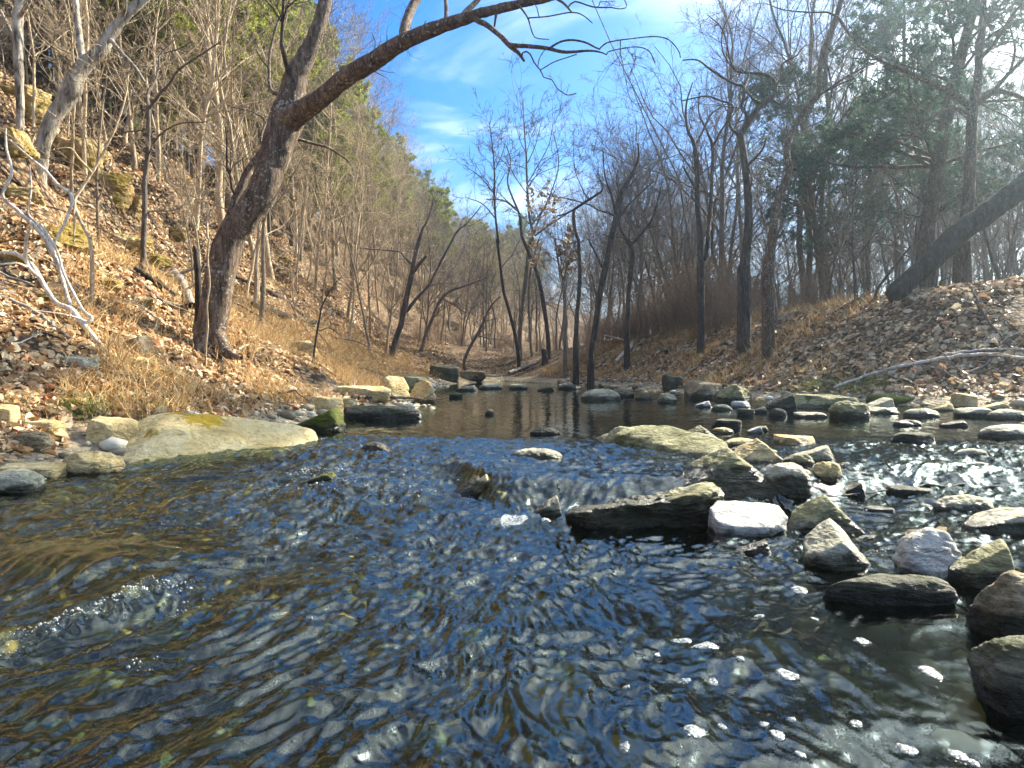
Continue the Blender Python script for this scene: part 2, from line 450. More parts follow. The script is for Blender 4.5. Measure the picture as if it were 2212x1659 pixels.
# ------------------------------------------------------------------ rocks
_bm = bmesh.new(); bmesh.ops.create_icosphere(_bm, subdivisions=6, radius=1)
ICO5 = np.array([v.co[:] for v in _bm.verts]); FICO5 = np.array([[v.index for v in f.verts] for f in _bm.faces]); _bm.free()
_bm = bmesh.new(); bmesh.ops.create_icosphere(_bm, subdivisions=4, radius=1)
ICO4 = np.array([v.co[:] for v in _bm.verts]); FICO4 = np.array([[v.index for v in f.verts] for f in _bm.faces]); _bm.free()
_bm = bmesh.new(); bmesh.ops.create_icosphere(_bm, subdivisions=1, radius=1)
ICO1 = np.array([v.co[:] for v in _bm.verts]); FICO1 = np.array([[v.index for v in f.verts] for f in _bm.faces]); _bm.free()

SHAPES = {  # exponent, number of random cuts, cut offset range, explicit cuts (normal, offset), noise
    'round': (2.4, 7, (.78, .95), [], .05),
    'block': (5.0, 5, (.85, 1.1), [((0.1, -.1, 1), .8)], .03),
    'slab': (4.0, 7, (.80, 1.02), [((.05, -.06, 1), .72)], .03),
    'tri': (2.6, 4, (.75, .95), [((.80, -.1, .72), .52), ((-.62, -.15, .80), .50), ((0, -.75, .65), .56)], .03),
    'wedge': (3.2, 5, (.75, .98), [((-.45, 0, .9), .52), ((.9, -.1, .25), .72)], .035),
    'ledge': (3.2, 9, (.62, .98), [((.1, -.15, 1), .75)], .085),
    'dome': (2.2, 4, (.85, .98), [], .03),
}

def rock_verts(size, shape, seed, hi=True, extra=()):
    r = np.random.default_rng(seed)
    d = ICO5 if hi else ICO4
    p, nc, (o0, o1), cuts, nz = SHAPES[shape]
    k = 26
    inv = (np.abs(d) ** p).sum(1) ** (k / p)
    for _ in range(nc):
        n = r.normal(size=3); n /= np.linalg.norm(n)
        inv = inv + np.clip(d @ n / r.uniform(o0, o1), 0, None) ** k
    for n, o in list(cuts) + list(extra):
        n = np.array(n, float); n /= np.linalg.norm(n)
        inv = inv + np.clip(d @ n / o, 0, None) ** k
    rad = inv ** (-1 / k)
    q = d * rad[:, None]
    q = (q - (q.max(0) + q.min(0)) / 2) / ((q.max(0) - q.min(0)) / 2)
    s = np.array(size) / 2
    P = q * s
    o = r.uniform(0, 50, 3); m = float(np.mean(s[:2])); fr = 1.6 / m
    disp = nz * 1.6 * m * fbm(P[:, 0] * fr + o[0], P[:, 1] * fr + o[1], P[:, 2] * fr * 1.8 + o[2], 5, .55)
    lay = nz * .5 * m * np.abs(pn(P[:, 0] * fr * .8 + o[1], P[:, 1] * fr * .8, P[:, 2] * fr * 9 + o[0]))
    return P + d * (disp - lay)[:, None]

def put_rock(name, label, u0, u1, vt, vb, shape, mat, dr=.8, yaw=0, seed=1, extra=(), sink=.4, group=None, hi=True, cat='rock', z0=None, wet=None):
    """box of the visible rock in the photograph -> a rock standing on the ground or in the water there."""
    um = (u0 + u1) / 2
    g = ground_hit(um, vb)
    w = (u1 - u0) / F * g[1] * 1.02
    dep = w * dr
    yc = g[1] + dep * .42
    w = (u1 - u0) / F * yc
    x = (um - CU) / F * yc
    ztop = H - (vt - CV) / F * (yc + dep * .1)
    base = g[2] if z0 is None else z0
    h = max(ztop - base, .02)
    Hh = h / (1 - sink)
    c, s = abs(math.cos(yaw)), abs(math.sin(yaw))
    wx = w if yaw == 0 else w / max(c + s * dr, .5)
    V = rock_verts((wx, wx * dr, Hh), shape, seed, hi, extra)
    o = mesh_np(name, V, [FICO5 if hi else FICO4], M[mat])
    o.location = (x, yc, base + h - Hh / 2); o.rotation_euler[2] = yaw
    o.color = (float(wlevel(x, yc)) + ((.02 + (.04 if mat in ('rock_tan', 'rock_pale') else .22) * h) if wet is None else wet), 0, 0, 1)  # dark height grows with the rock: wet foot plus painted shade
    if gh(x, yc) > wlevel(x, yc) + .12: o.color = (-5, 0, 0, 1)
    tag(o, label, cat, group)
    return o

# the long mossy slab at the left edge of the water, built to its own outline
def big_slab():
    a, b = np.array([-2.10, 3.74]), np.array([-1.20, 4.70])
    d = b - a; L = np.linalg.norm(d); ang = math.atan2(d[1], d[0])
    V = rock_verts((L * 1.12, .90, .62), 'slab', 21, True, [((-.75, -.1, .75), .66), ((.42, 0, .9), .70), ((0, -.62, .85), .58)])
    pts = []
    for x, y, rr in ((.06, -.02, .13), (.20, .10, .10), (-.02, .16, .09), (.12, .2, .10), (-.28, -.05, .05), (.42, .05, .05)):
        near = V[np.hypot(V[:, 0] - x, V[:, 1] - y) < .05]; pts.append((x, y, float(near[:, 2].max()), rr))
    o = mesh_np('boulder', V, [FICO5], big_mat(pts))
    n = np.array([-d[1], d[0]]) / L
    c = (a + b) / 2 + n * .40
    o.location = (c[0], c[1], -.01); o.rotation_euler = (0, math.radians(-4), ang)
    o.color = (.05, 0, 0, 1)
    tag(o, 'long low cream boulder with yellow moss at the left water edge', 'rock')
big_slab()

R_ = put_rock
# left bank
R_('rock', 'tan block of stone behind the left end of the long mossy boulder', 188, 302, 900, 972, 'block', 'rock_tan', .8, .25, 2)
R_('rock', 'pale rounded stone at the water against the long mossy boulder', 138, 262, 972, 1036, 'round', 'rock_tan', .8, 0, 3)
R_('rock', 'mossy brown stone in the leaves behind the left shore', 12, 112, 930, 976, 'round', 'rock_brown', .7, 0, 4)
R_('rock', 'pale green stone cut by the left picture edge at the water', -30, 92, 1014, 1078, 'round', 'rock_grey', .7, 0, 5)
R_('flat_rock', 'flat tan slab lying behind the pale green shore stone', -20, 140, 1000, 1036, 'slab', 'rock_tan', .6, 0, 6)
R_('rock', 'small tan stone at the far left among fallen leaves', -15, 35, 872, 920, 'block', 'rock_tan', .8, 0, 7)
R_('flat_rock', 'low tan slab beside the small stone at the far left', 20, 135, 905, 932, 'slab', 'rock_tan', .6, 0, 8)
R_('rock', 'rough stone between the tan block and the long boulder', 298, 378, 916, 952, 'round', 'rock_tan', .7, 0, 9)
R_('rock', 'small white-topped stone among leaves above the long boulder', 385, 435, 888, 912, 'round', 'rock_pale', .7, 0, 10)
R_('rock', 'grey block above the algae hung rock on the left shore', 668, 745, 855, 892, 'block', 'rock_tan', .8, .2, 11)
R_('mossy_rock', 'dark rock hung with green algae at the pool edge', 645, 748, 880, 938, 'wedge', 'rock_moss', .8, 0, 12)
R_('flat_rock', 'thin dark layered slab reaching into the brown pool', 742, 918, 876, 906, 'slab', 'rock_dark', .5, -.08, 13)
R_('flat_rock', 'long tan slab behind the layered dark slab', 722, 850, 833, 862, 'slab', 'rock_tan', .4, -.1, 14)
R_('rock', 'flat tan stones ledge on the gravel behind the algae rock', 705, 770, 858, 880, 'slab', 'rock_tan', .6, 0, 15)
R_('boulder', 'rounded upright boulder with a pale face by the brown pool', 820, 884, 812, 862, 'round', 'rock_tan', .9, 0, 16, [((.8, -.5, .3), .55)])
R_('boulder', 'boulder with a drip stained pale end at the brown pool', 884, 946, 822, 870, 'round', 'rock_tan', .9, 0, 17, [((-.5, -.6, .5), .6)])
R_('boulder', 'olive boulder wedged behind the two pool boulders', 868, 930, 812, 856, 'slab', 'rock_olive', .9, .2, 18)
R_('boulder', 'dark shaded boulder under the far left bank', 928, 992, 788, 820, 'block', 'rock_dark', .7, 0, 19)
R_('flat_rock', 'brown slab beneath the curved sapling on the far bank', 985, 1050, 800, 822, 'slab', 'rock_brown', .6, 0, 20)
R_('rock', 'pale stone on leaf slope right of the leaning tree', 615, 690, 735, 765, 'ledge', 'rock_tan', .5, -.2, 22)
R_('rock', 'bleached rock low on the slope left of the leaning tree', 255, 330, 772, 800, 'ledge', 'rock_tan', .6, -.1, 23)
R_('rock', 'flat bleached rock nearest below the leaning tree', 330, 385, 792, 815, 'ledge', 'rock_tan', .5, 0, 24)
R_('rock', 'grey slab poking out of leaves below the curved shrub', 125, 215, 770, 800, 'slab', 'rock_grey', .6, -.1, 25)
R_('rock', 'dark undercut rock on the slope between shrub and leaning tree', 245, 330, 725, 765, 'wedge', 'rock_brown', .7, 0, 26)
# mid-stream
R_('rock', 'low dark wet rock right of the long boulder tip', 772, 852, 955, 984, 'dome', 'rock_dark', .6, 0, 30, z0=.03)
R_('mossy_rock', 'dark green mossy rock awash in the rapids', 648, 742, 1018, 1054, 'wedge', 'rock_moss', .5, 0, 31, z0=.02)
R_('rock', 'black wet rock with a pale peak in the chute', 972, 1080, 1030, 1082, 'tri', 'rock_dark', .6, 0, 32)
R_('rock', 'small tan pyramid stone behind the black chute rock', 1018, 1072, 1026, 1064, 'tri', 'rock_tan', .7, 0, 33)
R_('rock', 'mossy pale stone with a twig at the head of the fall', 1150, 1222, 1072, 1122, 'wedge', 'rock_grey', .6, .2, 34)
R_('rock', 'pale sunken hump of rock under the riffle', 1100, 1215, 968, 996, 'dome', 'rock_grey', .5, 0, 35)
R_('rock', 'small dark rock breaking the riffle in mid-stream', 1145, 1210, 924, 940, 'dome', 'rock_dark', .5, 0, 36)
R_('rock', 'small round stone alone in the brown pool', 1048, 1068, 884, 896, 'round', 'rock_brown', .8, 0, 37)
R_('ledge_rock', 'long low ledge rock holding back the upper water', 1210, 1605, 1050, 1152, 'ledge', 'rock_olive', .30, .10, 38, [((-.42, 0, .88), .40), ((.1, -.8, -.1), .75)], sink=.3, z0=0, wet=.12)  # black front is wetness plus shade painted in by the raised wet height
R_('boulder', 'dark olive triangular boulder in the middle of the rocks', 1446, 1696, 968, 1078, 'tri', 'rock_olive', .6, 0, 39)
def tilted_slab():
    V = rock_verts((1.40, .36, .25), 'slab', 44, True, [((-.8, -.3, .5), .72), ((0, -.8, .6), .74)])
    o = mesh_np('slab_rock', V, [FICO5], M['rock_olive'])
    o.location = (.84, 4.42, .07); o.rotation_euler = (math.radians(15), math.radians(2), math.radians(-67))
    o.color = (.115, 0, 0, 1)
    tag(o, 'long tilted grey-green slab in front of the brown pool', 'rock')
tilted_slab()
R_('rock', 'flat white rock drying in the sun at the ledge end', 1528, 1702, 1088, 1170, 'block', 'rock_pale', .75, .05, 41, [((.05, -.35, 1), .62)])
R_('rock', 'small black wet rock below the white flat rock', 1590, 1672, 1166, 1208, 'wedge', 'rock_dark', .6, 0, 42)
R_('boulder', 'pale lichen-grey angular boulder with sunlit face', 1712, 1885, 1128, 1244, 'wedge', 'rock_grey', .8, .2, 43, [((.55, -.3, .8), .5)])
R_('slab_rock', 'thin black slab lying in the water before the dark corner', 1778, 2058, 1244, 1314, 'slab', 'rock_dark', .22, -.10, 44)
R_('boulder', 'dark green hump-backed boulder behind the angular pale one', 1698, 1868, 1072, 1162, 'tri', 'rock_olive', .6, 0, 45)
R_('boulder', 'rounded grey-green boulder right of the triangular one', 1652, 1748, 998, 1078, 'round', 'rock_grey', .8, 0, 46)
R_('rock', 'small rough orange-tan stone at the riffle', 1754, 1820, 996, 1044, 'round', 'rock_tan', .8, 0, 47)
R_('rock', 'pale sliver of stone between the two green boulders', 1640, 1672, 1002, 1032, 'wedge', 'rock_pale', .8, 0, 48)
R_('rock', 'tan peaked rock with a dark underside in the gravel', 1576, 1700, 948, 1004, 'tri', 'rock_tan', .6, 0, 49)
R_('rock', 'low pale rock trailing into the right channel', 1690, 1815, 962, 1008, 'wedge', 'rock_grey', .5, -.2, 50)
R_('rock', 'small olive stone in front of the low trailing rock', 1706, 1758, 980, 1018, 'round', 'rock_olive', .8, 0, 51)
R_('flat_rock', 'flat cream-topped rock at the edge of the brown channel', 1668, 1760, 940, 968, 'slab', 'rock_tan', .6, 0, 52)
R_('rock', 'pointed olive rock among dead leaves behind the tilted slab', 1476, 1548, 920, 948, 'tri', 'rock_olive', .7, 0, 53)
R_('rock', 'yellow low stone between peaked rock and tilted slab', 1560, 1642, 946, 972, 'dome', 'rock_tan', .6, 0, 54)
R_('rock', 'grey stone with leaves caught on it behind the tilted slab', 1490, 1560, 940, 985, 'round', 'rock_grey', .7, 0, 55)
R_('rock', 'small dark rock at the edge of the far channel', 1540, 1600, 905, 925, 'slab', 'rock_dark', .6, 0, 56)
R_('rock', 'small white wet rock near the far channel', 1614, 1650, 920, 938, 'wedge', 'rock_pale', .6, 0, 57)
R_('rock', 'white rock with a curled dead leaf near the right edge', 1936, 2072, 1140, 1262, 'round', 'rock_pale', .8, 0, 58, [((0, -.6, .8), .62)])
R_('boulder', 'olive boulder leaning on the white leaf rock', 2042, 2200, 1164, 1286, 'wedge', 'rock_olive', .8, -.3, 59)
R_('boulder', 'coarse brown granular boulder cut by the right edge', 2104, 2290, 1228, 1390, 'round', 'rock_brown', .8, 0, 60)
R_('rock', 'wide pale-topped rock in the glittering water at right', 2084, 2240, 1096, 1160, 'wedge', 'rock_grey', .6, 0, 61)
R_('rock', 'green-topped flat rock in the glittering water', 2020, 2146, 1068, 1118, 'dome', 'rock_grey', .6, 0, 62)
R_('rock', 'black flat rock under the long floating stick', 1920, 2012, 1050, 1084, 'slab', 'rock_dark', .6, 0, 63)
R_('rock', 'pale stone hump amid the sun glitter at right', 2060, 2136, 968, 1000, 'dome', 'rock_grey', .6, 0, 64)
R_('flat_rock', 'dark flat rock alone in the right brown water', 1925, 2020, 934, 962, 'slab', 'rock_dark', .5, 0, 65)
R_('rock', 'grey hump at the right edge of the brown water', 2120, 2250, 916, 952, 'dome', 'rock_grey', .7, 0, 66)
R_('boulder', 'black boulder cut by the lower right corner', 2110, 2330, 1375, 1560, 'round', 'rock_dark', .9, 0, 67)
R_('rock', 'black snag-shaped wet stone behind the hump-backed boulder', 1812, 1868, 1040, 1076, 'wedge', 'rock_dark', .7, 0, 68)
# right shore
R_('boulder', 'brown square boulder under the driftwood on the right shore', 1482, 1560, 822, 866, 'block', 'rock_brown', .8, 0, 70)
R_('boulder', 'olive boulder beside the square brown one', 1548, 1625, 830, 872, 'round', 'rock_olive', .8, 0, 71)
R_('rock', 'dark rock with small stones piled in front, right shore', 1655, 1722, 848, 892, 'wedge', 'rock_dark', .8, 0, 72)
R_('flat_rock', 'long olive flat rock on the right shore', 1712, 1850, 852, 885, 'slab', 'rock_olive', .5, 0, 73)
R_('boulder', 'rounded mossy boulder with a dark wet foot, right shore', 1795, 1875, 866, 904, 'round', 'rock_olive', .8, 0, 74)
R_('rock', 'grey leaning stone right of the mossy shore boulder', 1866, 1932, 858, 894, 'wedge', 'rock_grey', .8, 0, 75)
R_('mossy_rock', 'flat rock with bright green moss on the right shore', 1876, 1972, 852, 878, 'slab', 'rock_moss', .5, 0, 76)
R_('rock', 'blocky tan stone at the foot of the leaf bank', 2058, 2116, 848, 886, 'block', 'rock_tan', .8, .2, 77)
R_('rock', 'dark upright stone below the driftwood tangle', 1428, 1482, 808, 842, 'block', 'rock_dark', .8, .3, 78)
R_('flat_rock', 'pale flat rock awash in the far riffle', 1255, 1340, 840, 866, 'dome', 'rock_grey', .5, 0, 79)
R_('rock', 'small pale stone under the far right bank', 1420, 1462, 850, 872, 'round', 'rock_grey', .7, 0, 80)
for i, (u, v, w, h, mt) in enumerate([(1905, 893, 70, 14, 'rock_grey'), (1990, 900, 75, 18, 'rock_grey'), (2035, 888, 60, 18, 'rock_tan'),
        (2105, 900, 80, 20, 'rock_grey'), (2180, 905, 90, 22, 'rock_grey'), (2150, 885, 60, 16, 'rock_tan'), (1600, 880, 40, 14, 'rock_pale'),
        (1560, 885, 45, 12, 'rock_grey'), (1640, 890, 40, 12, 'rock_grey'), (1610, 896, 36, 14, 'rock_dark'), (1680, 898, 40, 16, 'rock_dark'),
        (1520, 878, 40, 12, 'rock_pale'), (1750, 900, 70, 10, 'rock_grey'), (1960, 918, 60, 12, 'rock_dark'), (2060, 920, 60, 12, 'rock_dark'),
        (1350, 856, 40, 8, 'rock_dark'), (1390, 862, 40, 8, 'rock_dark'), (1600, 975, 50, 16, 'rock_grey'), (1660, 985, 40, 14, 'rock_olive'), (1730, 1030, 46, 18, 'rock_olive'), (1820, 1010, 44, 12, 'rock_dark'), (1850, 1030, 50, 12, 'rock_grey'), (1560, 935, 50, 12, 'rock_tan'), (1640, 930, 44, 10, 'rock_olive'), (1900, 1110, 60, 16, 'rock_dark'), (1990, 1100, 50, 12, 'rock_dark'), (1880, 1170, 56, 16, 'rock_dark'), (2080, 1040, 60, 14, 'rock_grey'), (2170, 1040, 60, 14, 'rock_dark'), (1525, 965, 40, 14, 'rock_dark'), (2110, 1010, 50, 12, 'rock_dark'), (1230, 838, 50, 8, 'rock_dark'), (1180, 842, 40, 7, 'rock_dark'),
        (1120, 838, 40, 8, 'rock_grey'), (1060, 838, 50, 10, 'rock_grey'), (1010, 842, 50, 10, 'rock_grey'), (985, 858, 30, 8, 'rock_dark')]):
    R_('cobble', 'flat wet cobble among others along the water edge', u - w / 2, u + w / 2, v - h, v + 3, ['slab', 'dome', 'wedge'][i % 3], mt, .6, 0, 200 + i,
       group='cobbles along the water edge', hi=False)

# outcrops of ledge rock on the left hillside
CL = [(60, 215, 190, 120), (25, 300, 150, 90), (150, 330, 190, 100), (235, 395, 120, 90), (285, 440, 110, 60), (40, 420, 160, 60), (120, 500, 190, 60),
      (270, 520, 150, 50), (330, 560, 110, 40), (20, 560, 140, 40), (370, 500, 80, 45), (215, 610, 120, 30), (300, 650, 110, 30), (560, 620, 80, 25),
      (90, 640, 120, 25), (610, 560, 60, 22)]
for i, (u, v, w, h) in enumerate(CL):
    R_('rock_outcrop', 'layered yellow-brown rock ledge jutting from the steep left hillside', u - w * .42, u + w * .42, v - h * .26, v + h * .30,
       'ledge', 'rock_cliff', .7, -.5 + .25 * (i % 4), 300 + i, group='rock ledges on the left hillside', cat='rock ledge')

# pebbles nobody would count
def pebbles():
    r = np.random.default_rng(31); Vs = []; n = 0; C = []
    X = r.uniform(-5, 9, 60000); Y = r.uniform(2.2, 20, 60000)
    s, left = shore(X, Y)
    k = (s > -.35) & (s < .75) & (r.random(60000) < np.where(left, .5, .35) * np.exp(-np.maximum(s, 0) * 2.5)); X, Y = X[k][:5500], Y[k][:5500]
    m = len(X)
    sz = r.gamma(2.2, .009, m).clip(.008, .07) * (1 + .04 * Y)
    Z = gh(X, Y) + sz * .25
    sc = np.stack([sz * r.uniform(.8, 1.5, m), sz * r.uniform(.7, 1.2, m), sz * r.uniform(.35, .7, m)], -1)
    a = r.uniform(0, 6.3, m)
    base = ICO1 * (1 + .0)
    P = base[None] * sc[:, None] * (1 + r.uniform(-.18, .18, (m, len(base), 1)))
    Q = np.stack([P[..., 0] * np.cos(a)[:, None] - P[..., 1] * np.sin(a)[:, None], P[..., 0] * np.sin(a)[:, None] + P[..., 1] * np.cos(a)[:, None], P[..., 2]], -1)
    Q += np.stack([X, Y, Z], -1)[:, None]
    Fc = (FICO1[None] + (np.arange(m) * len(base))[:, None, None]).reshape(-1, 3)
    mt = leafy_mat('pebbles', [(0, (.12, .10, .06)), (.35, (.30, .25, .16)), (.7, (.50, .44, .31)), (1, (.66, .62, .52))], .6, 0)
    o = mesh_np('pebbles', Q.reshape(-1, 3), [Fc], mt)
    tag(o, 'small tan and grey pebbles strewn along both shores', 'pebbles', kind='stuff')
pebbles()

def bed_stones():
    r = np.random.default_rng(55); n = 1500
    X = r.uniform(-2.8, 2.2, n); Y = r.uniform(.7, 4.6, n); s, l = shore(X, Y)
    k = s < -.05; X, Y = X[k], Y[k]; m = len(X)
    sz = r.gamma(2.5, .014, m).clip(.012, .11)
    a = r.uniform(0, 6.3, m); sc = np.stack([sz * r.uniform(.9, 1.6, m), sz * r.uniform(.7, 1.1, m), sz * r.uniform(.3, .6, m)], -1)
    B = np.concatenate([ICO1]); P = B[None] * sc[:, None] * (1 + r.uniform(-.15, .15, (m, len(B), 1)))
    Q = np.stack([P[..., 0] * np.cos(a)[:, None] - P[..., 1] * np.sin(a)[:, None], P[..., 0] * np.sin(a)[:, None] + P[..., 1] * np.cos(a)[:, None], P[..., 2]], -1)
    Z = np.minimum(gh(X, Y) + sz * .15, wlevel(X, Y) - .06 - sz * .6)
    Q += np.stack([X, Y, Z], -1)[:, None]
    mt = leafy_mat('bed_stones', [(0, (.015, .02, .012)), (.45, (.05, .06, .032)), (.75, (.14, .10, .03)), (.93, (.30, .17, .04)), (1, (.18, .17, .11))], .6, 0)
    tag(mesh_np('bed_stones', Q.reshape(-1, 3), [(FICO1[None] + (np.arange(m) * len(B))[:, None, None]).reshape(-1, 3)], mt), 'amber and olive stones covering the stream bed', 'stones', kind='stuff')
bed_stones()

# ------------------------------------------------------------------ branching
def tubes(groups):
    """groups: list of (P (N,k,3), R (N,k), sides) -> verts, quads"""
    VV, FF, off = [], [], 0
    for P, R, s in groups:
        if len(P) == 0: continue
        n, k, _ = P.shape
        T = np.gradient(P, axis=1); T /= np.linalg.norm(T, axis=2, keepdims=True) + 1e-9
        T0 = T.mean(1); T0 /= np.linalg.norm(T0, axis=1, keepdims=True) + 1e-9
        ref = np.where(np.abs(T0[:, 2:3]) > .8, np.array([[1., 0, 0]]), np.array([[0, 0, 1.]]))
        A = np.cross(T, np.repeat(ref[:, None], k, 1)); A /= np.linalg.norm(A, axis=2, keepdims=True) + 1e-9
        B = np.cross(T, A)
        th = np.arange(s) * 2 * np.pi / s
        ring = A[:, :, None] * np.cos(th)[None, None, :, None] + B[:, :, None] * np.sin(th)[None, None, :, None]
        V = P[:, :, None] + ring * R[:, :, None, None]
        if s >= 8:
            q = V.reshape(-1, 3)
            bumpy = .10 * pn(q[:, 0] * 5, q[:, 1] * 5, q[:, 2] * 1.6) + (.09 if s > 16 else .03) * pn(q[:, 0] * 17, q[:, 1] * 17, q[:, 2] * 6)
            V = P[:, :, None] + ring * (R[:, :, None, None] * (1 + bumpy.reshape(n, k, s, 1)))
        i = np.arange(n * k * s).reshape(n, k, s)
        j = np.roll(i, -1, 2)
        f = np.stack([i[:, :-1], j[:, :-1], j[:, 1:], i[:, 1:]], -1).reshape(-1, 4)
        VV.append(V.reshape(-1, 3)); FF.append(f + off); off += n * k * s
    return np.concatenate(VV), np.concatenate(FF)

def unit(v): return v / (np.linalg.norm(v, axis=-1, keepdims=True) + 1e-9)

def grow(r, S, D, L, R0, k, wander, up, taper=.25):
    n = len(S); P = np.zeros((n, k, 3)); P[:, 0] = S
    D = unit(D)
    for i in range(1, k):
        D = D + r.normal(size=(n, 3)) * wander; D[:, 2] += up
        D = unit(D); P[:, i] = P[:, i - 1] + D * (L / (k - 1))[:, None]
    R = R0[:, None] * np.linspace(1, taper, k)[None]
    return P, R

def spawn(r, P, R, m, t0, t1, ang, lenf, rf, k, wander, up, rmin=.0012, minlen=.05):
    n, kk, _ = P.shape
    plen = np.linalg.norm(np.diff(P, axis=1), axis=2).sum(1)
    idx = np.repeat(np.arange(n), m); t = r.uniform(t0, t1, n * m)
    f = t * (kk - 1); a = np.clip(f.astype(int), 0, kk - 2); w = (f - a)[:, None]
    S = P[idx, a] * (1 - w) + P[idx, a + 1] * w
    T = unit(P[idx, a + 1] - P[idx, a])
    rr = R[idx, a] * (1 - w[:, 0]) + R[idx, a + 1] * w[:, 0]
    q = unit(np.cross(T, r.normal(size=T.shape)))
    an = np.radians(r.normal(ang, 12, n * m))[:, None]
    D = T * np.cos(an) + q * np.sin(an)
    L = np.maximum(plen[idx] * lenf * (1.15 - .65 * t) * r.uniform(.55, 1.25, n * m), minlen)
    return grow(r, S, D, L, np.maximum(rr * rf, rmin), k, wander, up)

# ---- generic bare trees
def bare_proto(seed, h, r0, crook, spread, limbs, barks, name, label, cat, dens=1.0, low=.3):
    r = np.random.default_rng(seed)
    t, R = grow(r, np.zeros((1, 3)), np.array([[r.normal(0, .12), r.normal(0, .12), 1]]), np.array([h]), np.array([r0]), 18, crook, .06, .12)
    t[:, 0, 2] -= .3
    R[:, 0] *= 1.35
    l1 = spawn(r, t, R, limbs, low, .97, spread, .46, .50, 10, .17, .06, .006)
    l2 = spawn(r, *l1, int(6 * dens), .15, 1, 44, .48, .62, 7, .20, .05, .006)
    l3 = spawn(r, *l2, int(6 * dens), .1, 1, 44, .52, .65, 5, .24, .04, .0046)
    l4 = spawn(r, *l3, 2, .1, 1, 42, .6, .72, 4, .25, .04, .0036)
    root = empty(name, (0, 0, 0)); tag(root, label, cat); root['tall'] = h * 1.12
    V, Fq = tubes([(*[x for x in t[None]][0:1], R, 9)] if False else [(t, R, 9), (l1[0], l1[1], 5)])
    mesh_np('trunk', V, [Fq], M[barks[0]], parent=root)
    V, Fq = tubes([(l2[0], l2[1], 3), (l3[0], l3[1], 3), (l4[0], l4[1], 3)])
    mesh_np('crown', V, [Fq], M[barks[1]], parent=root)
    return root

def blade_cards(r, C, D, L, W):
    """thin bent quads from points C along D"""
    n = len(C); D = unit(D)
    q = unit(np.cross(D, r.normal(size=(n, 3))))
    nrm = np.cross(D, q)
    L = L[:, None]; W = W[:, None]
    v0 = C - q * W * .5; v1 = C + q * W * .5
    m = C + D * L * .55 + nrm * L * .06
    v2 = m + q * W * .55; v3 = m - q * W * .55
    v4 = C + D * L
    V = np.stack([v0, v1, v2, v3, v4], 1).reshape(-1, 3)
    b = (np.arange(n) * 5)[:, None]
    return V, b + np.array([[0, 1, 2, 3]]), b + np.array([[3, 2, 4]])

def pine_proto(seed, h, r0, low, name='pine_tree', label='', cat='pine', mat='needles', bmat='bark_grey', nl=38, width=.22, nd=12, nlen=.19, droop=-.01):
    r = np.random.default_rng(seed)
    t, R = grow(r, np.zeros((1, 3)), np.array([[0, 0, 1.]]), np.array([h]), np.array([r0]), 16, .03, .05, .12)
    t[:, 0, 2] -= .3
    l1 = spawn(r, t, R, nl, low, .98, 72, width, .35, 8, .10, .03 + droop, .006)
    l2 = spawn(r, *l1, 8, .2, 1, 45, .42, .55, 5, .18, .03 + droop, .003)
    l3 = spawn(r, *l2, 4, .2, 1, 40, .5, .6, 4, .2, .03, .002)
    root = empty(name, (0, 0, 0)); tag(root, label, cat); root['tall'] = h * 1.03
    V, Fq = tubes([(t, R, 8), (l1[0], l1[1], 4), (l2[0], l2[1], 3)])
    mesh_np('trunk', V, [Fq], M[bmat], parent=root)
    P = np.concatenate([l3[0][:, 1:].reshape(-1, 3), l2[0][:, 3:].reshape(-1, 3)])
    P = P + r.normal(size=P.shape) * nlen * .3
    P = np.repeat(P, nd, 0)
    D = r.normal(size=P.shape) + np.array([0, 0, .35])
    V, f4, f3 = blade_cards(r, P, D, r.uniform(.6, 1.2, len(P)) * nlen, r.uniform(.12, .22, len(P)) * nlen)
    mesh_np('crown', V, [f4, f3], M[mat], parent=root, smooth=False)
    return root

def shrub_proto(seed, n, h, mat, name, label, spread=.5, cat='shrub'):
    r = np.random.default_rng(seed)
    D = r.normal(size=(n, 3)) * spread; D[:, 2] = 1
    S = r.normal(size=(n, 3)) * .12; S[:, 2] = -.05
    a = grow(r, S, D, h * r.uniform(.5, 1.1, n), r.uniform(.5, 1.0, n) * .007, 8, .12, .02)
    b = spawn(r, *a, 7, .2, 1, 38, .45, .65, 5, .18, .05, .0022)
    c = spawn(r, *b, 4, .1, 1, 38, .5, .7, 4, .2, .04, .0018)
    V, Fq = tubes([(*a, 4), (*b, 3), (*c, 3)])
    o = mesh_np(name, V, [Fq], M[mat]); tag(o, label, cat)
    return o

SKY_U = [0, 300, 345, 400, 450, 500, 540, 600, 650, 720, 1024]
SKY_V = [-900, -900, 60, 150, 205, 238, 205, 165, 80, -900, -900]
def scatter(protos, pts, r, smin, smax, group, labels, tilt=.06, first=[None]):
    used = set()
    for i, (x, y) in enumerate(pts):
        p = protos[int(r.integers(len(protos)))]
        z = float(gh(x, y))
        s = float(r.uniform(smin, smax))
        if p.get('tall'):                                     # trees stay under the wooded skyline of the valley
            uu = 512 + 731 * x / y; lim = H + (366 - np.interp(uu, SKY_U, SKY_V)) / 731 * y
            sm = (lim - z) / p['tall']
            if sm < .28: continue
            s = min(s, float(sm))
        rz = float(r.uniform(0, 6.28)); tl = (float(r.normal(0, tilt)), float(r.normal(0, tilt)))
        lab = labels[int(r.integers(len(labels)))] if isinstance(labels, list) else labels
        if p.name not in used and not p.get('placed'):
            used.add(p.name); p['placed'] = 1
            p.location = (x, y, z); p.rotation_euler = (*tl, rz); p.scale = (s,) * 3
            p['label'] = lab; p['group'] = group
        else:
            d = dup(p, (x, y, z), rz, s, tl, lab, group)
            for kk in ('placed', 'tall'):
                if kk in d: del d[kk]

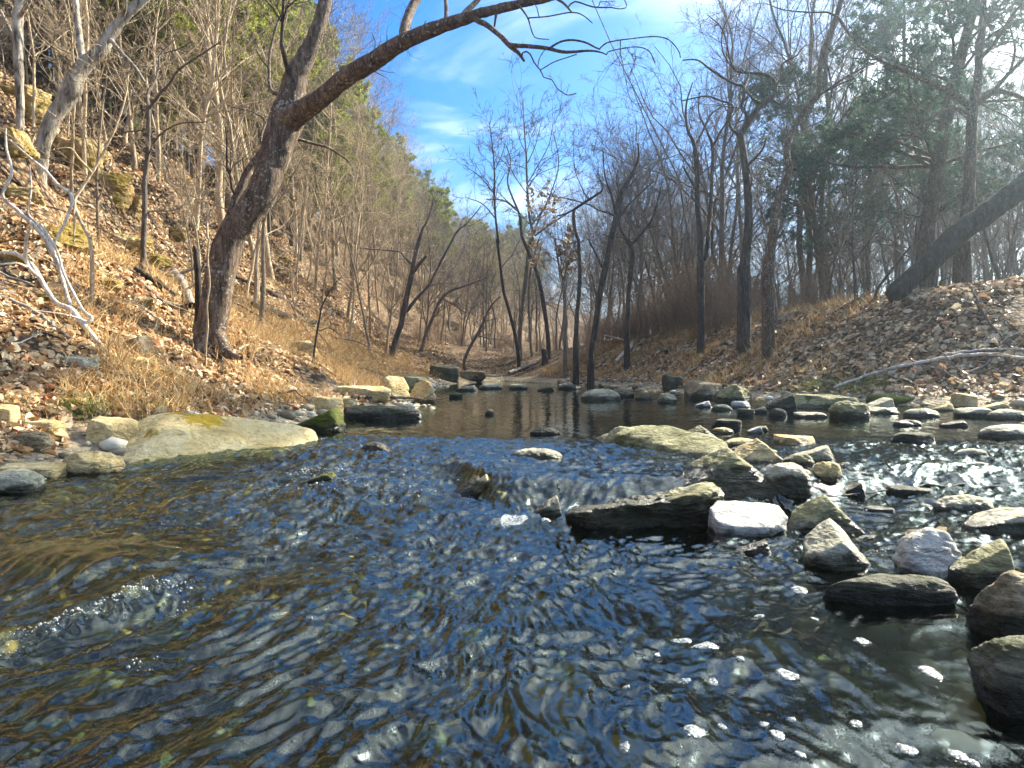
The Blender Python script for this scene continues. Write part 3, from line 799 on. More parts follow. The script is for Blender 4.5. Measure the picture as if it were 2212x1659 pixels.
def pick(r, n, fn, region, mind=0.0):
    out = []
    tries = 0
    while len(out) < n and tries < n * 60:
        tries += 1
        x, y = region(r)
        if not fn(x, y): continue
        if mind and any((x - a) ** 2 + (y - b) ** 2 < mind ** 2 for a, b in out[-60:]): continue
        out.append((x, y))
    return out

r = np.random.default_rng(99)
LH = 'bare trees on the left hillside'; RW = 'bare trees in the wood behind the right bank'
hillT = [bare_proto(500 + i, [9, 11, 8, 12, 10][i], [.065, .075, .05, .085, .055][i], .085, [40, 36, 44, 38, 34][i], [20, 22, 18, 24, 20][i], ('bark_tan', 'bark_tan'),
                    'bare_tree', 'slender bare tree on the left hillside', 'tree', 1, .15) for i in range(5)]
woodT = [bare_proto(600 + i, [9, 11, 8, 12][i], [.075, .09, .06, .10][i], [.10, .08, .12, .08][i], [46, 42, 48, 40][i], [20, 22, 20, 24][i], ('bark_grey', 'bark_grey'),
                    'woodland_tree', 'bare tree in the right wood', 'tree', 1, .2) for i in range(4)]
sapT = [bare_proto(700 + i, [4.5, 5.5, 3.6][i], [.03, .035, .025][i], .07, 38, 12, ('bark_tan', 'bark_tan'), 'sapling', 'thin bare sapling', 'sapling', .7, .15) for i in range(3)]
sapR = [bare_proto(720 + i, [4.5, 5.5, 3.6][i], [.03, .035, .025][i], .07, 38, 12, ('bark_grey', 'bark_grey'), 'woodland_sapling', 'thin bare sapling', 'sapling', .7, .15) for i in range(3)]
pineT = [pine_proto(800 + i, [13, 11, 15][i], [.13, .11, .15][i], [.35, .25, .42][i], label='green pine') for i in range(3)]
brushT = [shrub_proto(900 + i, 20, [1.3, 1.7, 1.0][i], 'brush', 'brush_shrub', 'brown twiggy shrub', .45) for i in range(3)]

def on_left(x, y):
    return x < toe(y) + 1.0 and x > -.80 * y - 4
def reg(x0, x1, y0, y1, pw=1.0):
    return lambda r: ((lambda y: (r.uniform(x0, x1) * y if False else r.uniform(x0(y), x1(y)), y))(y0 + (y1 - y0) * r.random() ** pw))
left_reg = reg(lambda y: -.80 * y - 2, lambda y: toe(y) + 1.0, 14, 80, 1.2)
right_reg = reg(lambda y: .16 * y, lambda y: .9 * y + 2, 21, 64, 1.1)
def on_right(x, y):
    s, l = shore(x, y); return s > 2.8
mid_reg = reg(lambda y: -.12 * y, lambda y: .3 * y, 27, 75, 1.1)
def land(x, y):
    s, l = shore(x, y); return s > 1.5

scatter(hillT, pick(r, 135, on_left, left_reg, 1.0), r, .75, 1.15, LH, 'slender bare tree crowding the steep leaf-covered left hillside')
scatter(sapT, pick(r, 80, on_left, reg(lambda y: -.75 * y - 1, lambda y: toe(y) + 1.6, 8.5, 40, 1.2), .7), r, .6, 1.2, 'saplings on the left hillside', 'thin pale sapling standing in the leaf litter of the left hillside')
scatter(pineT, pick(r, 55, on_left, reg(lambda y: -.74 * y, lambda y: toe(y) - 3.5, 16, 40, 1.0), 1.3), r, .45, .85, 'pines on the left hill', 'green pine among bare trees on the left hill', .03)
scatter(pineT, pick(r, 75, on_left, reg(lambda y: -.78 * y - 2, lambda y: toe(y) - 2.5, 24, 110, 1.1), 1.5), r, .7, 1.1, 'pines on the left hill', 'green pine among bare trees on the left hill', .03)
scatter(pineT, pick(r, 65, land, reg(lambda y: -.25 * y, lambda y: toe(y) - .08 * y + 2, 45, 130, .9), 2.0), r, .6, 1.0, 'pines on the left hill', 'green pine among bare trees on the left hill', .03)
scatter(hillT, pick(r, 100, land, reg(lambda y: -.3 * y, lambda y: toe(y) + 2, 38, 110, 1.0), 1.5), r, .6, 1.0, LH, 'slender bare tree crowding the steep leaf-covered left hillside')
scatter(woodT, pick(r, 150, on_right, right_reg, 1.0), r, .7, 1.15, RW, 'bare grey tree in the wood behind the right bank')
scatter(woodT, pick(r, 85, land, mid_reg, 1.2), r, .6, 1.0, 'bare trees beyond the end of the stream', 'bare grey tree standing beyond the far end of the stream')
scatter(sapR, pick(r, 110, on_right, reg(lambda y: .14 * y, lambda y: .9 * y + 1, 13.5, 38, 1.1), .6), r, .6, 1.3, 'saplings in the right wood', 'thin grey sapling among the trees of the right wood')
scatter(brushT, pick(r, 60, on_right, reg(lambda y: .10 * y, lambda y: .45 * y, 14, 30, 1.0), .4), r, .7, 1.4, 'brush above the right bank', 'brown leafless brush on top of the right bank', .15)
scatter(brushT, pick(r, 60, on_right, reg(lambda y: .07 * y, lambda y: .32 * y, 12.5, 24, 1.0), .4), r, .7, 1.6, 'brush above the right bank', 'brown leafless brush on top of the right bank', .15)
scatter(brushT, pick(r, 50, land, reg(lambda y: -.22 * y - 1, lambda y: .12 * y, 12, 40, 1.0), .4), r, .5, 1.1, 'brush along the left and far bank', 'brown leafless brush along the left and far bank', .15)

# ------------------------------------------------------------------ trees traced from the photograph
ORG = {1: (0, 0), 2: (0, 700), 3: (1000, 0), 4: (2000, 0), 5: (1000, 700), 6: (2000, 700)}
def cv(c, x, y): return ((ORG[c][0] + x / 2.074) / 1.3562, (ORG[c][1] + y / 2.074) / 1.3562)

def catmull(p, n):
    p = np.asarray(p, float)
    q = np.concatenate([[2 * p[0] - p[1]], p, [2 * p[-1] - p[-2]]])
    seg = np.linalg.norm(np.diff(p[:, :2], axis=0), axis=1); cum = np.concatenate([[0], np.cumsum(seg)])
    s = np.linspace(0, cum[-1], n); k = np.clip(np.searchsorted(cum, s, 'right') - 1, 0, len(p) - 2)
    t = ((s - cum[k]) / np.maximum(seg[k], 1e-6))[:, None]
    a, b, c, d = q[k], q[k + 1], q[k + 2], q[k + 3]
    return .5 * (2 * b + (c - a) * t + (2 * a - 5 * b + 4 * c - d) * t * t + (3 * b - a - 3 * c + d) * t ** 3)

def traced_tree(name, label, cat, depth, limbs, barks, seed, twig=1.0, up=.05, flare=1.25, wob=.012, tl=1.0, lv=3, sink=True):
    """limbs: (crop, [(x, y, width), ...], depth change at the tip, twig factor). First limb is the trunk."""
    r = np.random.default_rng(seed)
    known = []; trunk = []; fine = []; fs = max(1.0, depth / 7.5)
    base = None
    for li, (crop, pts, dd, tf) in enumerate(limbs):
        uv = np.array([[*cv(crop, p[0], p[1]), p[2] / 2.074 / 1.3562] for p in pts])
        if li == 0: d0 = depth
        else:
            kn = np.concatenate(known); j = np.argmin(np.hypot(kn[:, 0] - uv[0, 0], kn[:, 1] - uv[0, 1]))
            d0 = kn[j, 2]
            if np.hypot(kn[j, 0] - uv[0, 0], kn[j, 1] - uv[0, 1]) > 3: uv = np.concatenate([[[kn[j, 0], kn[j, 1], uv[0, 2]]], uv])
        fat = uv[:, 2].max() > 28
        n = max(8, min(140 if fat else 40, int(np.linalg.norm(np.diff(uv[:, :2], axis=0), axis=1).sum() / (6 if fat else 9))))
        q = catmull(uv, n) if len(uv) > 2 else np.linspace(uv[0], uv[-1], n)
        d = d0 + dd * np.linspace(0, 1, n) + (0 if li == 0 else 1) * dd * .15 * np.sin(np.linspace(0, 3, n))
        known.append(np.stack([q[:, 0], q[:, 1], d], -1))
        P = np.stack([(q[:, 0] - CU) / F * d, d, H - (q[:, 1] - CV) / F * d], -1)
        Rr = np.maximum(q[:, 2] / 2 / F * d * (.84 if depth > 12 else 1), .004)
        sm = r.normal(size=(n, 3)); sm[1:-1] = (sm[:-2] + sm[1:-1] + sm[2:]) / 3; P[1:-1] += sm[1:-1] * (wob * min(1, Rr.mean() * 12) if Rr.mean() < .05 else .004)
        if li == 0:
            base = P[0].copy(); g = float(gh(base[0], base[1]))
            Rr[0] *= flare; Rr[1] *= 1 + (flare - 1) * .4
            if sink:
                P = np.concatenate([[[base[0], base[1], min(g, base[2]) - .15]], P]); Rr = np.concatenate([[Rr[0] * 1.15], Rr])
            base[2] = min(g, base[2])
        trunk.append((P[None], Rr[None], 22 if Rr.max() > .09 else 12 if Rr.max() > .05 else 7))
        L = np.linalg.norm(np.diff(P, axis=0), axis=1).sum()
        m = int(L * 3.2 * twig * tf)
        if m > 0:
            t0 = .35 if li == 0 else .12
            b = spawn(r, P[None], Rr[None], m, t0, 1, 48, 0, .42, 8, .19, up, .004, .4)
            Lb = r.uniform(.5, 1.5, m) * tl * np.clip(.35 + .15 * L, .4, 1.0)
            # re-grow with absolute lengths
            S = b[0][:, 0]; D = b[0][:, 1] - b[0][:, 0]
            b = grow(r, S, D, Lb, np.minimum(b[1][:, 0], .006 * fs + .012 * Lb), 8, .19, up)
            fine.append((*b, 4))
            c = spawn(r, *b, 5, .15, 1, 42, .5, .6, 6, .22, up, .0026 * fs); fine.append((*c, 3))
            if lv >= 3:
                e = spawn(r, *c, 4, .1, 1, 42, .55, .65, 4, .25, up, .002 * fs); fine.append((*e, 3))
            if lv >= 4:
                e2 = spawn(r, *e, 3, .1, 1, 42, .6, .7, 4, .25, up, .0017 * fs); fine.append((*e2, 3))
    root = empty(name, base); tag(root, label, cat)
    V, Fq = tubes(trunk)
    mesh_np('trunk', V - base, [Fq], M[barks[0]], parent=root)
    if fine:
        V, Fq = tubes(fine)
        mesh_np('crown', V - base, [Fq], M[barks[1]], parent=root)
    return root

T = traced_tree
gA = ground_hit(448, 765)
T('leaning_tree', 'big dark-barked tree leaning out over the stream from the left bank', 'tree', gA[1], [
    (1, [(1262, 2157, 200), (1285, 2012, 178), (1310, 1852, 172), (1345, 1652, 170), (1395, 1452, 172), (1480, 1330, 175), (1585, 1180, 180), (1650, 1000, 185), (1710, 830, 190), (1740, 720, 205), (1758, 620, 170), (1800, 470, 132), (1860, 340, 112), (1925, 190, 88), (1965, 60, 78), (1985, -60, 72), (2010, -240, 55)], .3, .12),
    (1, [(1745, 760, 150), (1790, 700, 148), (1860, 655, 130), (1960, 590, 114), (2074, 490, 112), (2274, 365, 106), (2424, 270, 98), (2544, 215, 88), (2674, 165, 80), (2794, 125, 72), (2974, 65, 60), (3154, 25, 52), (3314, -5, 40), (3474, -50, 26)], -1.6, .12),
    (1, [(1255, 2060, 130), (1215, 2120, 100), (1165, 2158, 70), (1105, 2178, 34)], -.25, 0),
    (1, [(1315, 2040, 110), (1360, 2120, 80), (1410, 2160, 54), (1470, 2175, 24)], -.2, 0),
    (3, [(385, 215, 62), (390, 140, 60), (415, 70, 58), (460, -10, 54), (540, -150, 40)], .5, .5),
    (3, [(632, 150, 30), (636, 60, 26), (630, -40, 22)], .3, .6),
    (3, [(735, 105, 40), (790, 40, 34), (850, -30, 28)], .3, .6),
    (3, [(820, 120, 36), (880, 150, 34), (950, 205, 32), (1025, 275, 34), (1075, 320, 24), (1110, 370, 16)], -.4, .15),
    (3, [(1030, 275, 30), (1130, 280, 26), (1250, 292, 24), (1355, 315, 20), (1500, 308, 14), (1560, 312, 11), (1612, 332, 8)], -.6, .3),
    (3, [(1270, 290, 14), (1330, 255, 13), (1400, 243, 13), (1480, 256, 12), (1540, 285, 11), (1572, 300, 9)], -.3, .5),
    (3, [(1570, 295, 9), (1610, 262, 9), (1680, 245, 8), (1760, 235, 7), (1900, 222, 6), (1990, 242, 5), (2050, 310, 4), (2060, 350, 3)], -.4, .8),
    (3, [(1612, 318, 6), (1700, 296, 6), (1800, 285, 5), (1870, 310, 4), (1905, 380, 3)], -.3, .8),
    (3, [(1095, 330, 10), (1115, 312, 10), (1145, 325, 10), (1175, 385, 9), (1212, 430, 8), (1230, 470, 7), (1280, 485, 6), (1310, 535, 6), (1375, 577, 5), (1428, 566, 4)], -.4, .35),
    (3, [(1210, 425, 6), (1290, 378, 6), (1370, 350, 5), (1430, 330, 4)], -.3, .6),
    (3, [(1195, 400, 6), (1205, 350, 5), (1240, 300, 4)], .1, .3),
    (3, [(1085, 40, 14), (1110, 75, 12), (1135, 115, 10), (1160, 200, 8), (1185, 232, 6), (1260, 240, 4)], -.4, .5),
    (3, [(1130, 110, 9), (1250, 100, 8), (1400, 75, 8), (1470, 95, 7), (1525, 140, 5)], -.3, .7),
    (3, [(1300, -15, 18), (1360, 30, 15), (1400, 75, 9)], -.2, .4),
    (3, [(1420, 10, 10), (1530, 42, 9), (1640, 45, 8), (1690, 55, 6), (1735, 42, 5), (1720, 0, 4)], -.2, .7),
    (3, [(940, 90, 18), (930, 160, 12)], -.05, 0),
    (1, [(1300, 1590, 60), (1370, 1400, 56), (1440, 1190, 56), (1510, 1040, 48), (1580, 930, 40), (1608, 880, 26)], .35, .3),
    (1, [(1600, 900, 20), (1585, 840, 18), (1600, 780, 16), (1615, 735, 12), (1530, 680, 8), (1400, 650, 6)], .3, .8),
    (1, [(1655, 560, 26), (1635, 470, 20), (1640, 330, 18), (1660, 230, 16), (1690, 130, 14), (1750, 20, 10)], .4, 1),
    (1, [(1800, 840, 20), (1900, 870, 18), (2000, 900, 15), (2120, 980, 10)], .4, .8),
], ('bark_dark', 'bark_black'), 11, .9, .03, 1.3)

gB = ground_hit(85, 500)
T('pale_tree', 'pale mottled bent tree on the left hillside with dark patches', 'tree', 9.0, [
    (1, [(225, 1480, 95), (235, 1250, 90), (240, 1050, 85), (262, 880, 85), (315, 730, 90), (380, 640, 98), (440, 545, 105), (470, 450, 92), (540, 370, 88), (610, 310, 78), (670, 210, 68), (760, 100, 60), (890, -20, 52), (1000, -120, 40)], .6, .12),
    (1, [(505, 380, 45), (490, 260, 40), (475, 160, 38), (455, -30, 34)], .5, .8),
    (1, [(680, 250, 26), (740, 320, 24), (820, 410, 22), (880, 500, 14)], -.5, .7),
    (1, [(740, 110, 30), (760, 40, 26), (760, -60, 22)], -.3, .8),
], ('bark_pale', 'bark_tan'), 12, .8)
T('pale_tree', 'straight pale trunk rising at the far left edge', 'tree', 9.6, [
    (1, [(60, 1300, 50), (85, 1100, 45), (112, 900, 44), (122, 640, 46), (112, 350, 54), (108, 100, 60), (150, -60, 56)], .3, .2),
    (1, [(112, 300, 30), (60, 180, 20), (0, 60, 14)], .3, .6),
    (1, [(120, 100, 30), (170, 20, 26), (200, -80, 20)], -.3, .6)], ('bark_pale', 'bark_tan'), 13, .6)
T('slim_tree', 'slim dark tree forking low, midway between pale tree and leaning tree', 'tree', ground_hit(311, 585)[1], [
    (1, [(868, 1640, 34), (875, 1400, 32), (882, 1100, 30), (900, 880, 28), (902, 680, 26), (905, 640, 22)], 0, .3),
    (1, [(902, 660, 18), (898, 560, 16), (945, 490, 15), (965, 400, 13), (975, 330, 11), (1060, 240, 7)], .5, 1),
    (1, [(905, 660, 20), (980, 560, 18), (1030, 510, 16), (1080, 430, 14), (1180, 360, 12), (1340, 255, 8)], -.4, 1),
    (1, [(965, 330, 9), (1080, 300, 8), (1160, 255, 6)], .2, 1),
    (1, [(898, 950, 12), (960, 830, 11), (1080, 755, 9), (1250, 740, 6)], -.4, 1),
    (1, [(885, 790, 10), (780, 800, 8), (700, 820, 6)], .3, 1),
    (1, [(880, 1110, 12), (950, 1060, 10), (1050, 940, 7)], .4, 1)], ('bark_grey', 'bark_tan'), 14, .9)
T('white_shrub', 'multi-stemmed shrub with white curving stems on the left slope', 'shrub', ground_hit(238, 768)[1], [
    (2, [(672, 722, 34), (600, 640, 34), (540, 560, 34), (475, 480, 36), (432, 430, 36), (350, 395, 32), (290, 320, 30), (235, 225, 30), (160, 130, 28), (80, 90, 24), (0, 85, 20)], .1, .25),
    (2, [(432, 425, 24), (395, 300, 24), (360, 180, 22), (300, 60, 20), (250, -60, 18)], .4, .3),
    (1, [(372, 1640, 20), (300, 1490, 22), (215, 1380, 24), (120, 1290, 24), (45, 1230, 22), (15, 1180, 20), (70, 1050, 18), (40, 900, 14), (35, 780, 10)], .3, .4),
    (1, [(330, 1560, 18), (300, 1450, 16), (215, 1350, 14), (170, 1290, 12), (190, 1160, 10), (180, 1000, 8)], .3, .6),
    (2, [(240, 235, 20), (180, 180, 22), (155, 110, 22), (160, 0, 20), (190, -80, 12)], -.2, .4),
    (2, [(160, 170, 16), (100, 145, 14), (0, 155, 10)], -.3, .5),
    (2, [(560, 480, 22), (510, 440, 20), (430, 300, 18), (380, 190, 16), (340, 60, 14), (250, -90, 12)], .2, .4),
    (1, [(320, 1500, 12), (440, 1220, 20), (350, 1120, 18), (270, 1030, 18), (170, 950, 14), (60, 850, 10)], .3, .5),
    (2, [(520, 500, 14), (440, 470, 10), (260, 440, 8), (100, 432, 6)], -.3, .5)], ('wood_pale', 'bark_tan'), 15, .8, flare=1.0)
T('sapling', 'sapling with a pale zigzag stem left of the slim dark tree', 'sapling', ground_hit(197, 672)[1], [
    (2, [(553, 465, 26), (560, 200, 24), (547, 0, 24)], 0, .2),
    (1, [(547, 1450, 24), (520, 1400, 22), (475, 1310, 20), (455, 1210, 20), (560, 1050, 16), (640, 900, 14), (700, 780, 12), (760, 600, 10), (780, 450, 7)], .3, .6),
    (1, [(455, 1210, 14), (452, 1330, 12), (450, 1480, 10)], -.1, 0),
    (1, [(560, 1050, 12), (480, 960, 10), (430, 900, 9), (340, 905, 6)], -.3, .6)], ('bark_tan', 'bark_tan'), 16, .9)
T('sapling', 'thin sapling with a pale stem in front of the leaning tree base', 'sapling', ground_hit(442, 788)[1], [
    (2, [(1250, 770, 13), (1252, 640, 13), (1262, 520, 13), (1258, 400, 12), (1274, 270, 12), (1262, 120, 11), (1270, 0, 10)], 0, .25),
    (1, [(1262, 1450, 14), (1262, 1320, 12), (1300, 1250, 9), (1370, 1180, 6)], .2, .8)], ('bark_tan', 'bark_tan'), 17, .8, flare=1)
T('dead_snag', 'short dark dead stem beside the leaning tree base', 'snag', gA[1] + .35, [
    (2, [(1195, 560, 44), (1205, 400, 42), (1200, 200, 36), (1185, 60, 26), (1178, 40, 8)], 0, .1),
    (2, [(1200, 240, 16), (1225, 190, 14), (1240, 150, 10)], .1, .5)], ('bark_black', 'bark_black'), 18, .4)
T('sapling', 'thin dark sapling in the orange grass right of the leaning tree', 'sapling', ground_hit(676, 785)[1], [
    (2, [(1900, 790, 14), (1915, 640, 14), (1945, 470, 12), (1960, 400, 10), (2030, 280, 6), (2080, 220, 4)], 0, .6),
    (2, [(1940, 560, 8), (2000, 540, 7), (2060, 580, 4)], .2, .5)], ('bark_black', 'bark_grey'), 19, .8, flare=1)
# middle distance, left of centre
T('dark_tree', 'dark forked tree leaning right on the far left bank', 'tree', ground_hit(849, 775)[1], [
    (5, [(300, 740, 46), (330, 620, 42), (370, 490, 42), (400, 340, 40), (425, 230, 38), (440, 150, 36), (462, 60, 28), (490, -40, 24)], 0, .15),
    (3, [(440, 1600, 30), (465, 1480, 26), (490, 1400, 22), (530, 1330, 14), (560, 1200, 8)], .6, 1),
    (5, [(430, 210, 30), (475, 150, 26), (515, 105, 18)], -.4, .3),
    (3, [(420, 1600, 14), (380, 1560, 12), (355, 1530, 10), (200, 1515, 9), (80, 1505, 7)], -.4, 1),
    (5, [(395, 440, 26), (450, 370, 24), (530, 285, 22), (580, 190, 20), (630, 90, 18), (680, 0, 14)], .6, .6),
    (3, [(655, 1500, 16), (700, 1410, 13), (770, 1350, 9), (850, 1250, 6)], .4, 1.2)], ('bark_black', 'bark_grey'), 20, .8, tl=1.6)
T('curved_tree', 'thin tree arching right over the far left bank', 'tree', ground_hit(914, 760)[1], [
    (5, [(485, 680, 24), (510, 590, 24), (550, 490, 24), (590, 390, 22), (640, 330, 20), (700, 300, 18), (790, 270, 12), (880, 235, 7)], 0, .6),
    (5, [(610, 360, 10), (680, 400, 8), (760, 450, 5)], .3, 1)], ('bark_grey', 'bark_grey'), 21, .8)
T('curved_tree', 'small bow-stemmed tree at the water on the far left bank', 'tree', ground_hit(1008, 803)[1], [
    (5, [(765, 810, 24), (745, 760, 24), (765, 690, 23), (815, 600, 22), (860, 510, 18), (905, 415, 14), (965, 350, 8)], 0, .5),
    (5, [(815, 600, 14), (850, 560, 12), (885, 530, 6)], .2, .5)], ('bark_grey', 'bark_grey'), 22, .8)
T('dark_tree', 'tall thin tree leaning left from the end of the stream', 'tree', ground_hit(1117, 800)[1], [
    (5, [(1080, 795, 26), (1072, 690, 24), (1050, 560, 24), (1015, 420, 23), (985, 310, 22), (965, 150, 20), (945, 0, 18)], 0, .1),
    (3, [(955, 1480, 18), (938, 1330, 16), (930, 1180, 14), (930, 1030, 12), (920, 900, 9), (900, 740, 5)], .5, 1),
    (3, [(938, 1330, 9), (860, 1240, 8), (760, 1200, 5)], .4, 1.2), (3, [(930, 1180, 8), (850, 1080, 7), (740, 1000, 4)], -.4, 1.2),
    (3, [(930, 1040, 8), (980, 930, 6), (1000, 850, 4)], .3, 1.2)], ('bark_black', 'bark_grey'), 23, .9, tl=1.7)
T('tall_tree', 'tall slender tree with a wide vase-shaped crown at the stream end', 'tree', ground_hit(1122, 790)[1] + .5, [
    (5, [(1088, 700, 30), (1085, 560, 30), (1100, 400, 30), (1120, 250, 28), (1135, 100, 27), (1150, 0, 26)], 0, 0),
    (3, [(1148, 1480, 26), (1165, 1430, 24), (1140, 1300, 18), (1128, 1100, 16), (1124, 950, 14), (1112, 780, 10), (1105, 600, 4)], .3, .9),
    (3, [(1170, 1430, 16), (1200, 1330, 14), (1270, 1180, 10), (1320, 1000, 8), (1290, 800, 5)], .8, 1.2),
    (3, [(1165, 1440, 14), (1260, 1370, 13), (1400, 1280, 8)], -.5, .8),
    (3, [(1128, 1120, 9), (1180, 1030, 8), (1260, 880, 6), (1290, 730, 4)], -.6, 1.2),
    (3, [(1124, 930, 8), (1085, 850, 6), (1050, 720, 4)], .6, 1.2), (3, [(1126, 1000, 8), (1180, 880, 6), (1220, 720, 4)], -.5, 1.2),
    (3, [(1130, 1180, 8), (1060, 1080, 7), (1000, 960, 5)], -.6, 1.2)], ('bark_grey', 'bark_grey'), 24, .9, tl=1.8)
T('dark_tree', 'kinked dark tree rising from a stump at the stream end', 'tree', ground_hit(1182, 775)[1], [
    (5, [(1250, 750, 48), (1258, 640, 32), (1245, 500, 30), (1225, 380, 30), (1215, 320, 28), (1190, 210, 26), (1140, 90, 24), (1095, -20, 22)], 0, .1),
    (3, [(1095, 1430, 20), (1080, 1300, 18), (1040, 1200, 14), (1010, 1100, 12), (1030, 980, 8), (1000, 880, 5)], .6, 1.1),
    (3, [(1080, 1290, 13), (990, 1220, 11), (880, 1210, 7)], -.5, 1.1)], ('bark_black', 'bark_grey'), 25, .9, tl=1.7)
T('tree_stump', 'short black stump at the end of the stream', 'stump', ground_hit(1182, 780)[1] - .3, [
    (5, [(1238, 770, 50), (1236, 720, 46), (1232, 680, 44), (1230, 668, 30)], 0, 0)], ('bark_black', 'bark_black'), 26)
T('thin_tree', 'thin straight tree left of the kinked dark tree', 'tree', ground_hit(1141, 790)[1] + 1, [
    (5, [(1165, 775, 22), (1150, 600, 20), (1138, 400, 18), (1150, 200, 16), (1200, 0, 12)], 0, .4)], ('bark_grey', 'bark_grey'), 27, .9, tl=1.5)
T('broken_tree', 'broken-topped dark tree with one sideways bough', 'tree', 17.5, [
    (5, [(1425, 640, 36), (1430, 500, 34), (1442, 350, 30), (1450, 200, 28), (1440, 0, 26)], 0, .15),
    (3, [(1440, 1460, 26), (1415, 1370, 25), (1412, 1270, 22)], 0, 0),
    (3, [(1412, 1275, 20), (1470, 1235, 20), (1540, 1190, 18), (1590, 1150, 12), (1570, 1080, 6)], -.3, .7),
    (3, [(1412, 1275, 16), (1360, 1300, 13), (1310, 1312, 8)], .3, .5),
    (3, [(1500, 1210, 9), (1470, 1160, 8), (1420, 1030, 6), (1410, 850, 4)], .4, 1.2)], ('bark_black', 'bark_grey'), 28, .8, tl=1.5)
T('dark_tree', 'thick dark tree with twisted top right of the broken tree', 'tree', 17.0, [
    (5, [(1515, 760, 40), (1520, 680, 40), (1545, 520, 40), (1565, 380, 42), (1595, 220, 44), (1625, 80, 44), (1650, -40, 42)], 0, .1),
    (3, [(1640, 1450, 46), (1668, 1320, 40), (1685, 1210, 34), (1725, 1120, 28), (1770, 1060, 24), (1805, 960, 16), (1800, 870, 10)], .4, .9),
    (3, [(1670, 1310, 18), (1640, 1180, 15), (1600, 1060, 10), (1590, 900, 6)], -.4, 1.2),
    (3, [(1765, 1060, 10), (1750, 1040, 8), (1742, 1020, 4)], 0, 0),
    (5, [(1600, 200, 22), (1560, 120, 18), (1500, 0, 12)], .5, 1),
    (3, [(1680, 1330, 16), (1760, 1230, 13), (1900, 1100, 8)], .6, 1.2)], ('bark_black', 'bark_grey'), 29, .9, tl=1.7)
T('dark_tree', 'dark twin-stemmed tree between the twisted top and the wood', 'tree', 19.0, [
    (5, [(1735, 560, 34), (1742, 400, 34), (1755, 240, 34), (1770, 80, 32), (1745, 0, 30)], 0, .1),
    (3, [(1760, 1500, 30), (1720, 1430, 24), (1690, 1370, 20), (1700, 1250, 12), (1720, 1100, 6)], .5, 1.2),
    (3, [(1765, 1480, 24), (1840, 1400, 20), (1900, 1300, 14), (1950, 1100, 8)], -.5, 1.2)], ('bark_black', 'bark_grey'), 30, .9, tl=1.7)
T('oak_tree', 'small oak with brown leaves still on behind the broken tree', 'tree', 21, [
    (5, [(1360, 560, 22), (1355, 300, 20), (1320, 150, 16), (1300, 0, 12)], 0, .6),
    (5, [(1350, 250, 12), (1390, 130, 9), (1420, 20, 6)], .4, 1)], ('bark_grey', 'bark_grey'), 31, .9, tl=1.3)
# right
T('twisted_tree', 'gnarled tree with corkscrew limbs behind the right bank', 'tree', 14.0, [
    (4, [(372, 1640, 74), (395, 1450, 64), (400, 1280, 58), (392, 1120, 54), (375, 980, 50), (362, 880, 48), (350, 815, 44)], 0, .15),
    (4, [(350, 820, 40), (400, 745, 42), (450, 670, 42), (500, 612, 42), (545, 590, 34), (565, 550, 28), (560, 500, 24), (530, 462, 22), (460, 445, 20), (400, 442, 18), (330, 430, 16), (290, 370, 14), (270, 280, 11), (235, 170, 9), (150, 90, 6)], .4, .9),
    (4, [(352, 815, 28), (385, 740, 26), (385, 690, 24), (355, 655, 24), (370, 590, 24), (372, 530, 24), (320, 512, 20), (240, 470, 18), (160, 415, 16), (90, 365, 12), (0, 365, 9)], -.4, .9),
    (4, [(372, 530, 22), (395, 470, 18), (400, 440, 14)], .1, .6),
    (4, [(560, 530, 18), (600, 470, 16), (612, 430, 15), (600, 400, 15), (640, 362, 14), (690, 340, 12), (720, 300, 9), (755, 268, 6)], -.3, .9),
    (4, [(480, 625, 24), (430, 605, 20), (400, 570, 16), (372, 545, 14)], -.2, .3),
    (4, [(345, 825, 24), (290, 770, 20), (290, 700, 18), (305, 640, 16), (230, 610, 14), (140, 585, 12), (0, 612, 9)], -.5, .9),
    (4, [(540, 600, 16), (590, 632, 15), (620, 600, 13), (680, 560, 11), (750, 520, 8), (830, 450, 5)], .3, .9),
    (4, [(560, 520, 13), (640, 520, 10), (700, 460, 8), (750, 420, 5)], .3, .8),
    (4, [(390, 1010, 26), (440, 960, 20), (490, 900, 16), (510, 830, 10)], -.2, .6),
    (4, [(330, 440, 12), (250, 330, 10), (240, 200, 8), (300, 60, 5)], -.5, 1)], ('bark_black', 'bark_black'), 32, .8, tl=1.2)
T('leaning_tree', 'smooth dark trunk bending right in long curves above the right bank', 'tree', 13.0, [
    (4, [(520, 1640, 66), (545, 1400, 60), (575, 1230, 56), (620, 1110, 48), (648, 1020, 44), (632, 920, 42), (650, 830, 42), (705, 730, 42), (770, 630, 42), (830, 560, 38), (832, 440, 36), (860, 300, 36), (900, 190, 36), (945, 70, 34), (975, -60, 30), (1000, -250, 20)], .3, .15),
    (4, [(835, 575, 22), (900, 530, 18), (960, 490, 16), (1060, 430, 14), (1190, 370, 9)], -.5, .9),
    (4, [(870, 380, 16), (900, 500, 14), (900, 600, 12), (860, 720, 10), (700, 800, 6)], -.4, .8),
    (4, [(930, 100, 18), (880, 75, 15), (800, 75, 13), (700, 70, 11), (600, 55, 9), (500, 20, 6)], .5, .9),
    (4, [(875, 280, 14), (930, 330, 12), (1000, 300, 9), (1060, 250, 5)], .4, .9),
    (4, [(960, 130, 22), (1010, 200, 20), (1080, 280, 20), (1180, 360, 22), (1300, 410, 26), (1440, 470, 30)], -.6, .5)], ('bark_dark', 'bark_black'), 33, .8, tl=1.2)
